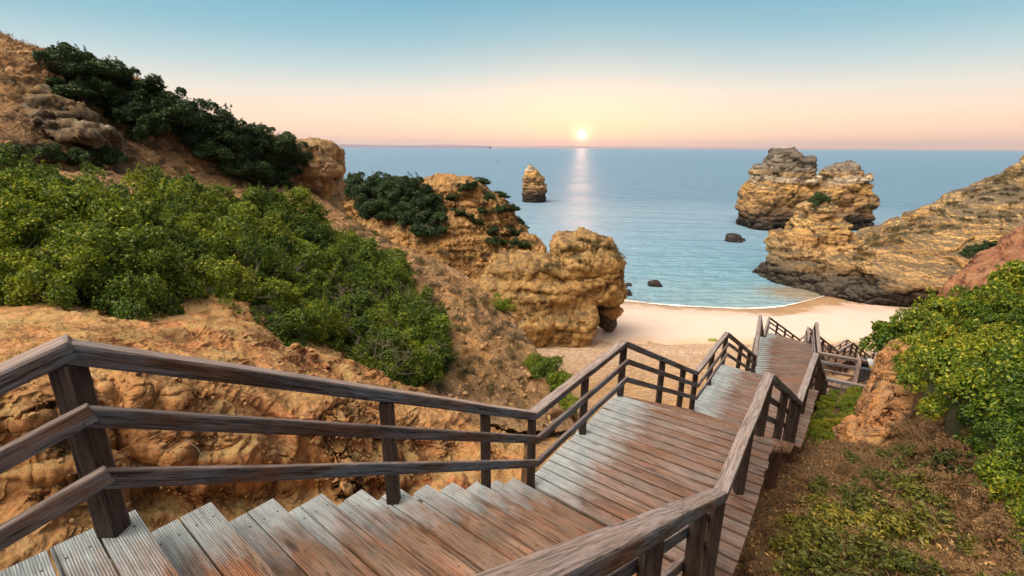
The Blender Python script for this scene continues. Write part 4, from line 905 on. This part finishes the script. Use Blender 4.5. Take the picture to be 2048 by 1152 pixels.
def bush_meshes(name, n_leaf, leaf, aspect, lobes, m, flat=1.0, core=True, twig=True):
    """unit-radius dome bush: crown of many small leaves on lobes"""
    L = []; k = 0
    amp3 = rng.uniform(.82, 1.2, 8)
    while len(L) < lobes:
        d = rng.normal(size=3); d[2] = abs(d[2]) * 1.0 - .12; d /= np.linalg.norm(d)
        rr = rng.uniform(.42, .80) * amp3[int((math.atan2(d[1], d[0]) + math.pi) / 6.2832 * 7.99)]; L.append((d * rr * np.array([1, 1, rng.uniform(.8, 1.25)]), rng.uniform(.13, .34)))
    li = rng.integers(0, lobes, n_leaf); cen = np.array([l[0] for l in L])[li]; rad = np.array([l[1] for l in L])[li]
    d = rng.normal(size=(n_leaf, 3)); d[:, 2] += .35; d += cen * .9; d /= np.linalg.norm(d, axis=1, keepdims=True)
    rr = rng.uniform(0.35, 1.0, n_leaf) ** .45 * rad * (1 + .15 * fbm(d * 3 + cen * 5, 1.5, 2, .5, 5))
    pos = cen + d * rr[:, None]; pos[:, 2] *= flat
    keep = pos[:, 2] > -.15; pos = pos[keep]; d = d[keep]
    # ragged sprigs standing out of the crown
    ns = max(24, lobes * 2); c0 = rng.integers(0, len(pos), ns); sd = d[c0] + rng.normal(size=(ns, 3)) * .5 + np.array([.25, 0, .45]); sd /= np.linalg.norm(sd, axis=1, keepdims=True)
    k_ = max(8, n_leaf // 500); tt = rng.uniform(0, 1, (ns, k_)); ln = rng.uniform(.08, .34, (ns, 1)); sp_ = pos[c0][:, None] + sd[:, None] * (tt * ln)[..., None] + rng.normal(size=(ns, k_, 3)) * .022 * (1.4 - tt)[..., None]
    pos = np.concatenate([pos, sp_.reshape(-1, 3)]); d = np.concatenate([d, np.repeat(sd, k_, 0)])
    nv = d * .75 + rng.normal(size=d.shape) * .55; nv /= np.linalg.norm(nv, axis=1, keepdims=True)
    V = leaves_arrays(pos, nv, leaf, aspect); F = np.arange(len(V)).reshape(-1, 4)
    crown = new_mesh(name + '_crown', V, F, m, False)
    bm = bmesh.new()
    if core: bmesh.ops.create_icosphere(bm, subdivisions=3, radius=.42)
    for v in bm.verts:
        c = v.co.copy(); v.co = c * (1 + .2 * math.sin(c.x * 9) * math.cos(c.y * 8)); v.co.z = v.co.z * .9 * flat + .12
    wood = bpy.data.meshes.new(name + '_stems')
    tp, tr = twig_paths(14, 1.05, .7); TV, TF = tubes(tp, tr); off = len(bm.verts); bm.verts.ensure_lookup_table()
    vs = [bm.verts.new((v[0], v[1], v[2] * flat)) for v in TV]
    for f in TF: bm.faces.new([vs[i] for i in f])
    bm.to_mesh(wood); bm.free(); wood.materials.append(M_core)
    return crown, wood
def seen(p, tol):
    r = Vector(p) - Vector((0, 0, H)); d = r.length; r.normalize()
    for nme in ('bank', 'hillside', 'upper_hillside', 'headland', 'cliff', 'red_slope', 'ground'):
        h = BV[nme].ray_cast(Vector((0, 0, H)), r)
        if h[0] is not None and h[3] < d - tol: return False
    return True
def sample(sheet_name, poly, mind, tries=40000, extra=None, maxn=400, vis=2.2):
    G, N = SHEETS[sheet_name]; g = G.reshape(-1, 3); n = N.reshape(-1, 3); pr = project(g); ok = inpoly(pr[:, 0], pr[:, 1], poly) & (pr[:, 2] > 1)
    if extra is not None: ok &= extra(g, n)
    ids = np.nonzero(ok)[0]
    if len(ids) == 0: return []
    # area weighting: choose by world area of the cell
    gu = np.linalg.norm(np.cross(np.gradient(G, axis=0), np.gradient(G, axis=1)), axis=-1).reshape(-1)[ids]; gu /= gu.sum()
    pick = rng.choice(ids, size=min(tries, len(ids) * 3), p=gu); out = []; arr = np.zeros((0, 3))
    for i in pick:
        md = mind if not callable(mind) else mind(g[i])
        if len(out) and (np.sum((arr - g[i]) ** 2, 1) < md * md).any(): continue
        if vis and not seen(g[i], vis): continue
        out.append((g[i], n[i])); arr = np.vstack([arr, g[i]])
        if len(out) >= maxn: break
    return out
VAR = {}
def bushes(kind, spots, rfun, label, cat, group, zsc=.85, sink=.12, with_wood=True):
    if len(spots) > 3:
        pr = project(np.array([q[0] for q in spots])); lab0 = label; label = []
        xs = np.argsort(np.argsort(pr[:, 0])) / len(spots); ys = np.argsort(np.argsort(pr[:, 1])) / len(spots)
        nx_ = 5 if len(spots) > 25 else (3 if len(spots) > 8 else 2); ny_ = 4 if len(spots) > 25 else 2
        xn = {5: ('far left', 'left', 'middle', 'right', 'far right'), 3: ('left', 'middle', 'right'), 2: ('left', 'right')}[nx_]; yn = {4: ('top', 'upper', 'lower', 'bottom'), 2: ('upper', 'lower')}[ny_]
        for a_x, a_y in zip(xs, ys): label.append('%s, %s %s of them' % (lab0, yn[int(a_y * ny_)], xn[int(a_x * nx_)]))
        rs = [rfun(q[0]) for q in spots]; order = np.argsort(np.argsort(rs)) / len(rs)
        label = [('large ', 'mid sized ', 'small ')[2 - int(o_ * 3)] + l_ for o_, l_ in zip(order, label)]; it = iter(rs); rfun = lambda p: next(it)
    for k, (p, n) in enumerate(spots):
        crown, wood = VAR[kind][k % len(VAR[kind])]; r = rfun(p)
        e = empty(kind, Vector(p) - Vector((0, 0, sink * r))); e.rotation_euler = (n[1] * -.35, n[0] * .35, rng.uniform(0, 6.28)); e.scale = (r * rng.uniform(.9, 1.15), r * rng.uniform(.9, 1.15), r * zsc * rng.uniform(.85, 1.15))
        tag(e, label if isinstance(label, str) else label[k], cat, group)
        c = bpy.data.objects.new('crown', crown); C.objects.link(c); c.parent = e
        if with_wood: w_ = bpy.data.objects.new('stems', wood); C.objects.link(w_); w_.parent = e
VAR['mastic_bush'] = [bush_meshes('mastic_bush', 20000, .06, .5, 34, M_leaf) for _ in range(4)]
VAR['dark_bush'] = [bush_meshes('dark_bush', 13000, .075, .55, 26, M_leafdark) for _ in range(3)]
VAR['leafy_bush'] = [bush_meshes('leafy_bush', 13000, .085, .5, 30, M_leafright) for _ in range(3)]
VAR['heath_bush'] = [bush_meshes('heath_bush', 4500, .075, .3, 18, M_heath, core=False) for _ in range(2)]
M_scrub = leaf_mat('scrub_leaf', [(0, (.02, .03, .01)), (.4, (.06, .08, .016)), (.75, (.16, .16, .025)), (1, (.36, .28, .04))], .25)
VAR['scrub_bush'] = [bush_meshes('scrub_bush', 1500, .15, .42, 22, M_scrub, core=False) for _ in range(3)]
VAR['dry_bush'] = [bush_meshes('dry_bush', 5000, .09, .25, 18, M_dry, core=False) for _ in range(2)]

th = [(-260, 425), (0, 425), (300, 422), (450, 428), (580, 452), (690, 502), (762, 560), (832, 612), (855, 650), (846, 700), (838, 785), (740, 775), (590, 725), (500, 690), (430, 650), (250, 645), (0, 645), (-260, 650)]
bushes('mastic_bush', sample('hillside', th, lambda p: .58 + .024 * p[1], maxn=290), lambda p: (.62 + .032 * p[1]) * rng.uniform(.6, 1.35), 'green bush in the left thicket', 'bush', 'mastic bushes covering the left slope', 1.08, .02)
dk = [(92, 122), (140, 125), (260, 165), (420, 250), (560, 288), (600, 300), (580, 345), (550, 365), (470, 350), (400, 315), (330, 262), (240, 222), (140, 185)]
bushes('dark_bush', sample('upper_hillside', dk, .95, maxn=200, vis=1.5), lambda p: 1.45 * rng.uniform(.75, 1.25), 'dark bush on the left skyline', 'bush', 'dark bushes along the left skyline')
def at(px, py, names=('bank', 'hillside', 'upper_hillside', 'headland', 'cliff', 'red_slope', 'ground', 'shingle', 'beach')):
    best = None; r = Vector(ray(px, py)).normalized()
    for nme in names:
        if nme not in BV: BV[nme] = BVHTree.FromObject(bpy.data.objects[nme], bpy.context.evaluated_depsgraph_get())
        h = BV[nme].ray_cast(Vector((0, 0, H)), r)
        if h[0] is not None and (best is None or h[3] < best[2]): best = (np.array(h[0]), np.array(h[1]), h[3])
    return best
def on_rock(px, py, objs):
    best = None; r = Vector(ray(px, py)).normalized()
    for o in objs:
        key = o.name
        if key not in BV: BV[key] = (BVHTree.FromObject(o, bpy.context.evaluated_depsgraph_get()))
        h = BV[key].ray_cast(Vector((0, 0, H)) - o.location, r)
        if h[0] is not None and (best is None or h[3] < best[2]): best = (np.array(h[0] + o.location), np.array(h[1]), h[3])
    return best
def single(kind, px, py, r, label, cat='bush', names=None, objs=None, zsc=.85, group=None, sink=.12):
    h = on_rock(px, py, objs) if objs else (at(px, py, names) if names else at(px, py))
    if h is None: return
    bushes(kind, [(h[0], h[1])], lambda p: r, label, cat, group, zsc, sink)
# skyline scrub on the far headland
hs = [(700, 392), (760, 385), (850, 420), (875, 455), (840, 470), (790, 440), (730, 430)]
bushes('dark_bush', sample('headland', [(705, 375), (790, 368), (850, 400), (878, 445), (860, 462), (800, 440), (740, 420)], 1.3, maxn=24), lambda p: 2.1 * rng.uniform(.8, 1.2), 'dark bush clumped on the middle headland', 'bush', 'bushes clumped on top of the middle headland')
bushes('dark_bush', sample('headland', [(930, 372), (960, 362), (1000, 385), (1040, 440), (1060, 480), (1040, 500), (980, 480), (930, 450), (890, 420), (890, 390)], 1.8, maxn=20), lambda p: 1.25 * rng.uniform(.7, 1.2), 'dark scrub bush on the brow of the middle headland', 'bush', 'scrub on the brow of the middle headland', .6)
bushes('heath_bush', sample('headland', [(830, 365), (1000, 370), (1080, 520), (1000, 560), (880, 500), (800, 480)], 1.6, maxn=40), lambda p: .9 * rng.uniform(.6, 1.2), 'low brown heath bush on the middle headland', 'bush', 'heath bushes on the middle headland', .6)
bushes('heath_bush', sample('hillside', [(690, 430), (800, 500), (960, 590), (1040, 680), (1090, 780), (930, 790), (890, 640), (850, 580), (700, 460)], .9, maxn=70), lambda p: .34 * rng.uniform(.6, 1.4), 'low brown heath tuft on the scree slope', 'bush', 'heath tufts on the scree slope', .7)
bushes('heath_bush', sample('upper_hillside', [(0, 120), (150, 200), (420, 320), (560, 370), (450, 360), (300, 330), (100, 300), (0, 290)], .9, maxn=70), lambda p: .36 * rng.uniform(.6, 1.4), 'low brown tuft on the upper left slope', 'bush', 'brown tufts on the upper left slope', .6)
for k, (x_, y_) in enumerate(((20, 312), (95, 315), (160, 320), (215, 318))): single('dark_bush', x_, y_, .8, 'dull green bush in the row under the rock outcrop', group='bushes under the rock outcrop')
for x_, y_, r_ in ((1145, 486, 1.1), (1172, 474, 1.3), (1196, 474, 1.3), (1216, 486, 1.2), (1234, 500, 1.0), (1105, 522, 1.0), (1085, 524, .9), (1165, 512, .7)):
    single('heath_bush', x_, y_ + 10, r_, 'brown scrub on top of the golden arch rock', objs=[arch], group='scrub on the arch rock', zsc=.55)
single('dark_bush', 1638, 402, 2.0, 'round dark bush on the pointed peak of the right headland', objs=[pk])
for x_, y_, r_ in ((1540, 318, 1.6), (1570, 312, 1.6), (1600, 330, 1.5), (1680, 340, 1.3), (1705, 345, 1.4)):
    single('heath_bush', x_, y_, r_, 'dark scrub on a summit of the twin sea stack', objs=[tw], group='scrub on the twin sea stack', zsc=.4)
bushes('dark_bush', sample('cliff', [(1935, 515), (1980, 490), (2048, 462), (2100, 450), (2100, 505), (2048, 515), (1960, 545)], 1.6, maxn=22), lambda p: 1.5 * rng.uniform(.7, 1.2), 'green bush in the gully behind the red slope', 'bush', 'bushes in the gully behind the red slope', .7)
bushes('heath_bush', sample('cliff', [(1710, 490), (1885, 408), (2048, 335), (2100, 330), (2100, 430), (1960, 450), (1820, 470), (1720, 520)], 1.9, maxn=70), lambda p: 1.3 * rng.uniform(.6, 1.3), 'dark low scrub on top of the right headland', 'bush', 'scrub on top of the right headland', .5)
for x_, y_, r_, l_ in ((1100, 745, .95, 'green bush at the foot of the scree slope'), (1075, 722, .6, 'yellow green bush behind the foot of the scree slope'), (1130, 800, .6, 'olive bush just behind the railing at the slope foot')): single('mastic_bush', x_, y_ + 10, r_, l_)
single('mastic_bush', 995, 615, .8, 'small olive bush on the wall of the middle headland', names=('headland', 'hillside'))
rb = [(1822, 745), (1824, 700), (1885, 658), (1960, 628), (2048, 597), (2250, 540), (2350, 1000), (2120, 1160), (2080, 1050), (2030, 950), (1950, 870), (1900, 830), (1862, 790)]
bushes('leafy_bush', sample('ground', rb, lambda p: .34 + .034 * p[1], maxn=240, vis=1.2), lambda p: (.34 + .042 * p[1]) * rng.uniform(.6, 1.45), 'leafy bush on the right bank', 'bush', 'leafy bushes on the right bank', 1.1, .0)
lb = [(1610, 880), (1600, 840), (1660, 790), (1735, 780), (1745, 800), (1720, 850), (1690, 885)]
bushes('leafy_bush', sample('ground', lb, .42, maxn=30), lambda p: .38 * rng.uniform(.7, 1.2), 'low plant between steps and earth spur', 'bush', 'low plants between the steps and the spur', .7)
lp = [(1560, 1120), (1640, 1000), (1700, 960), (1850, 980), (1860, 1060), (1780, 1152), (1600, 1200)]
bushes('scrub_bush', sample('ground', lp, .5, maxn=14), lambda p: .42 * rng.uniform(.5, 1.3), 'small plant in the litter by the steps', 'plant', 'small plants in the litter', .8)
sb_ = [(1590, 1100), (1650, 980), (1720, 925), (1880, 900), (2000, 960), (2048, 1040), (2100, 1250), (1450, 1250)]
bushes('scrub_bush', sample('ground', sb_, .6, maxn=22), lambda p: .38 * rng.uniform(.5, 1.3), 'dark scrub in the litter by the steps', 'bush', 'dark scrub in the litter', .7)
bushes('dry_bush', sample('ground', sb_, .34, maxn=60), lambda p: .26 * rng.uniform(.6, 1.3), 'brown scrub in the litter by the steps', 'bush', 'brown scrub in the litter', .75)
bushes('dry_bush', sample('ground', [(1600, 880), (1750, 880), (1900, 880), (2000, 960), (2060, 1152), (1480, 1152), (1540, 1000)], .36, maxn=80), lambda p: .2 * rng.uniform(.6, 1.3), 'dry tuft in the litter by the steps', 'bush', 'dry tufts in the litter', .6)
edge_ = [(1880, 800), (1960, 880), (2048, 980), (2060, 1152), (1960, 1100), (1900, 960), (1850, 880)]
bushes('dry_bush', sample('ground', edge_, .4, maxn=40), lambda p: .3 * rng.uniform(.6, 1.3), 'dry leafy scrub under the right bushes', 'bush', 'dry scrub under the right bushes', .8)

# dead twigs, dry grass, fallen leaves: nobody could count them
def twig_field(name, label, spots, L, m=None, n=5, up=.6):
    V, F = [], []
    for p, nn_ in spots:
        tp, tr = twig_paths(n, L * rng.uniform(.6, 1.3), up, p, 1.0); v, f = tubes(tp, tr, 3); b = len(V); V += v; F += [tuple(i + b for i in q) for q in f]
    if V: tag(link(name, new_mesh(name, np.array(V), np.array(F), m or M_twig, False)), label, kind='stuff')
tw_poly = [(380, 640), (560, 560), (760, 600), (870, 640), (860, 780), (740, 775), (590, 720), (480, 690)]
twig_field('dead_twigs', 'tangle of grey dead twigs in the left thicket', [(p + np.array([.1, -.5, .8]) * rng.uniform(.8, 1.3), n) for p, n in sample('hillside', tw_poly, .3, maxn=75)], .75, n=4, up=.3)
twig_field('bare_twigs', 'grey bare twigs and roots on the ochre bank', sample('bank', [(0, 700), (900, 800), (1000, 960), (0, 1100)], .35, maxn=60), .4, n=1, up=.2)
twig_field('dead_stems', 'dry stems lying among the litter on the right', sample('ground', [(1460, 1152), (1560, 900), (1760, 850), (2048, 900), (2048, 1152)], .16, maxn=300), .34, n=1, up=.1)
twig_field('dry_brush', 'tangled dry brush on the right slope', sample('ground', [(1600, 1152), (1680, 930), (1860, 870), (2000, 930), (2060, 1152)], .28, maxn=150), .42, M_dry, n=4, up=.5)
twig_field('thin_stalks', 'thin dark stalks rising above the right bank edge', sample('ground', [(1765, 720), (1800, 640), (1860, 610), (1870, 640), (1810, 700)], .4, maxn=10), 1.1, M_core, n=3, up=1.6)
def grass_field(name, label, spots, hgt, blades, m, wid=.006):
    pos = np.repeat(np.array([s[0] for s in spots]), blades, 0); n = len(pos); pos = pos + rng.normal(size=(n, 3)) * np.array([.05, .05, .0]) * hgt / .12
    d = rng.normal(size=(n, 3)) * .55; d[:, 2] = 1; d /= np.linalg.norm(d, axis=1, keepdims=True); h = hgt * rng.uniform(.5, 1.3, (n, 1))
    s = np.cross(d, rng.normal(size=(n, 3))); s /= np.linalg.norm(s, axis=1, keepdims=True); w_ = np.full((n, 1), wid)
    tip = pos + d * h + np.array([0, 0, -.15]) * h; mid = pos + d * h * .55
    V = np.stack([pos - s * w_, pos + s * w_, tip, mid - s * w_ * .9], 1).reshape(-1, 3)
    tag(link(name, new_mesh(name, V, np.arange(len(V)).reshape(-1, 4), m, False)), label, kind='stuff')
def rnd_pts(sn, poly, n, extra=None):
    G, N = SHEETS[sn]; g = G.reshape(-1, 3); pr = project(g); ok = inpoly(pr[:, 0], pr[:, 1], poly) & (pr[:, 2] > 1)
    if extra is not None: ok &= extra(g, N.reshape(-1, 3))
    ids = np.nonzero(ok)[0]; wt = np.linalg.norm(np.cross(np.gradient(G, axis=0), np.gradient(G, axis=1)), axis=-1).reshape(-1)[ids] / np.maximum(pr[ids, 2], 3) ** 1.2
    i = rng.choice(ids, size=n, p=wt / wt.sum()); j = rng.normal(size=(n, 3)) * .05; j[:, 2] = 0
    return g[i] + j, N.reshape(-1, 3)[i]
gp, gn = rnd_pts('ground', [(1440, 1152), (1560, 880), (1700, 840), (1800, 760), (2048, 880), (2048, 1152), (2200, 1300), (1400, 1300)], 5200)
grass_field('dry_grass', 'dry tan grass and litter on the ground right of the steps', list(zip(gp, gn)), .10, 5, M_dry, .003)
gp, gn = rnd_pts('hillside', [(660, 380), (800, 480), (960, 590), (1100, 770), (1090, 850), (900, 800), (880, 640), (700, 460), (560, 385)], 5000, lambda g, n: n[:, 2] > .35)
grass_field('hill_grass', 'dry grass on the scree slope', list(zip(gp, gn)), .16, 4, M_dry, .008)
gp, gn = rnd_pts('upper_hillside', [(0, 60), (300, 200), (560, 300), (660, 400), (400, 380), (0, 310)], 6000)
grass_field('slope_grass', 'dry brown grass on the upper left slope', list(zip(gp, gn)), .2, 4, M_dry, .009)
gp, gn = rnd_pts('bank', [(0, 650), (430, 650), (880, 800), (1050, 900), (1080, 980), (880, 900), (600, 800), (0, 780)], 2500, lambda g, n: n[:, 2] > .6)
grass_field('bank_grass', 'short dry grass on top of the ochre bank', list(zip(gp, gn)), .05, 4, M_dry, .0025)
gp, gn = rnd_pts('ground', [(1440, 1152), (1560, 880), (1700, 840), (1860, 840), (2048, 900), (2048, 1152), (2200, 1300), (1400, 1300)], 9000)
nv = gn + rng.normal(size=gn.shape) * .45; nv /= np.linalg.norm(nv, axis=1, keepdims=True)
V = leaves_arrays(gp + gn * .03, nv, .065, .45); tag(link('fallen_leaves', new_mesh('fallen_leaves', V, np.arange(len(V)).reshape(-1, 4), leaf_mat('litter_leaf', [(0, (.07, .04, .022)), (.45, (.17, .09, .04)), (.75, (.38, .21, .08)), (.92, (.6, .42, .14)), (1, (.65, .55, .25))], .1), False)), 'fallen yellow and brown leaves right of the steps', kind='stuff')
# loose stones
def stones(name, label, sn, poly, n, smin, smax, m, extra=None):
    gp, gn = rnd_pts(sn, poly, n, extra); bm = bmesh.new(); bmesh.ops.create_icosphere(bm, subdivisions=1, radius=1); base = np.array([tuple(v.co) for v in bm.verts]); tf = np.array([[v.index for v in f.verts] for f in bm.faces]); bm.free()
    Vs = []; Fs = []
    for k, p in enumerate(gp):
        s = smin * (smax / smin) ** (rng.random() ** 2.2); b = base * (1 + rng.normal(size=base.shape) * .16) * s * rng.uniform(.5, 1.2, 3); Vs.append(b + p); Fs.append(tf + k * len(base))
    me = bpy.data.meshes.new(name); V = np.concatenate(Vs); F = np.concatenate(Fs); me.from_pydata(V.tolist(), [], F.tolist()); me.materials.append(m); tag(link(name, me), label, kind='stuff')
M_stone = plain('loose_stone', (.38, .23, .11), .9, .5, .8)
stones('pebbles', 'loose stones on the ochre bank', 'bank', [(0, 650), (430, 650), (1040, 860), (1080, 1000), (0, 1100)], 1500, .01, .045, M_stone)
stones('scree_stones', 'loose stones on the scree slope', 'hillside', [(560, 380), (800, 480), (1100, 770), (1100, 850), (880, 790), (700, 460)], 1800, .03, .16, M_stone)
stones('slope_stones', 'loose stones on the upper left slope', 'upper_hillside', [(0, 60), (300, 200), (560, 300), (690, 420), (400, 380), (0, 310)], 1200, .04, .22, M_stone)
stones('shingle_stones', 'loose stones between the steps and the sand', 'shingle', [(1040, 690), (1560, 690), (1560, 860), (1100, 900)], 2200, .02, .085, plain('shingle_stone', (.46, .34, .23), .9, .6, .8))
for x_, y_, r_, l_ in ((905, 968, .24, 'pale orange clod nearest the middle post in the gully'), (880, 985, .17, 'smaller orange clod left of the pair in the gully'), (935, 962, .16, 'jagged orange clod right of the pair in the gully')):
    h = at(x_, y_ + 8, ('bank',))
    if h: q = h[0]; tag(rock('earth_clod', [(q[0], q[1], q[2] + r_ * .4, r_, r_, r_ * .8, 2.6), (q[0] + r_ * .5, q[1], q[2] + r_ * .1, r_ * .7, r_ * .8, r_ * .7, 2.6)], .022, [rough(2.2, .09, 4, int(x_) % 50, ridge=True), rough(9, .02, 3, 4)], M_bank), l_, 'clod')
# seaweed lump on the sand
h = at(1425, 681, ('beach', 'shingle'))
if h: q = h[0]; tag(rock('seaweed', [(q[0], q[1], q[2] + .05, .55, .3, .14, 2.2)], .06, [rough(3, .1, 3, 7)], plain('green_weed', (.22, .28, .05), .8, .5, 3)), 'green lump of seaweed on the sand', 'seaweed')

# ------------------------------------------------------------------ sea haze
hm = bpy.data.materials.new('haze'); hm.use_nodes = True; ht = NT(hm.node_tree); ht.n.clear()
hv = ht('ShaderNodeVolumePrincipled', {'Color': (.90, .86, .90, 1), 'Density': 3.0e-5, 'Anisotropy': .3}); ho = ht('ShaderNodeOutputMaterial'); ht.l.new(hv.outputs[0], ho.inputs['Volume'])
hb = bmesh.new(); bmesh.ops.create_cube(hb, size=1); bmesh.ops.scale(hb, vec=(61000, 46500, 560), verts=hb.verts); bmesh.ops.translate(hb, vec=(0, 22500, 260), verts=hb.verts)
me = bpy.data.meshes.new('haze'); hb.to_mesh(me); hb.free(); me.materials.append(hm); tag(link('haze', me), kind='stuff')
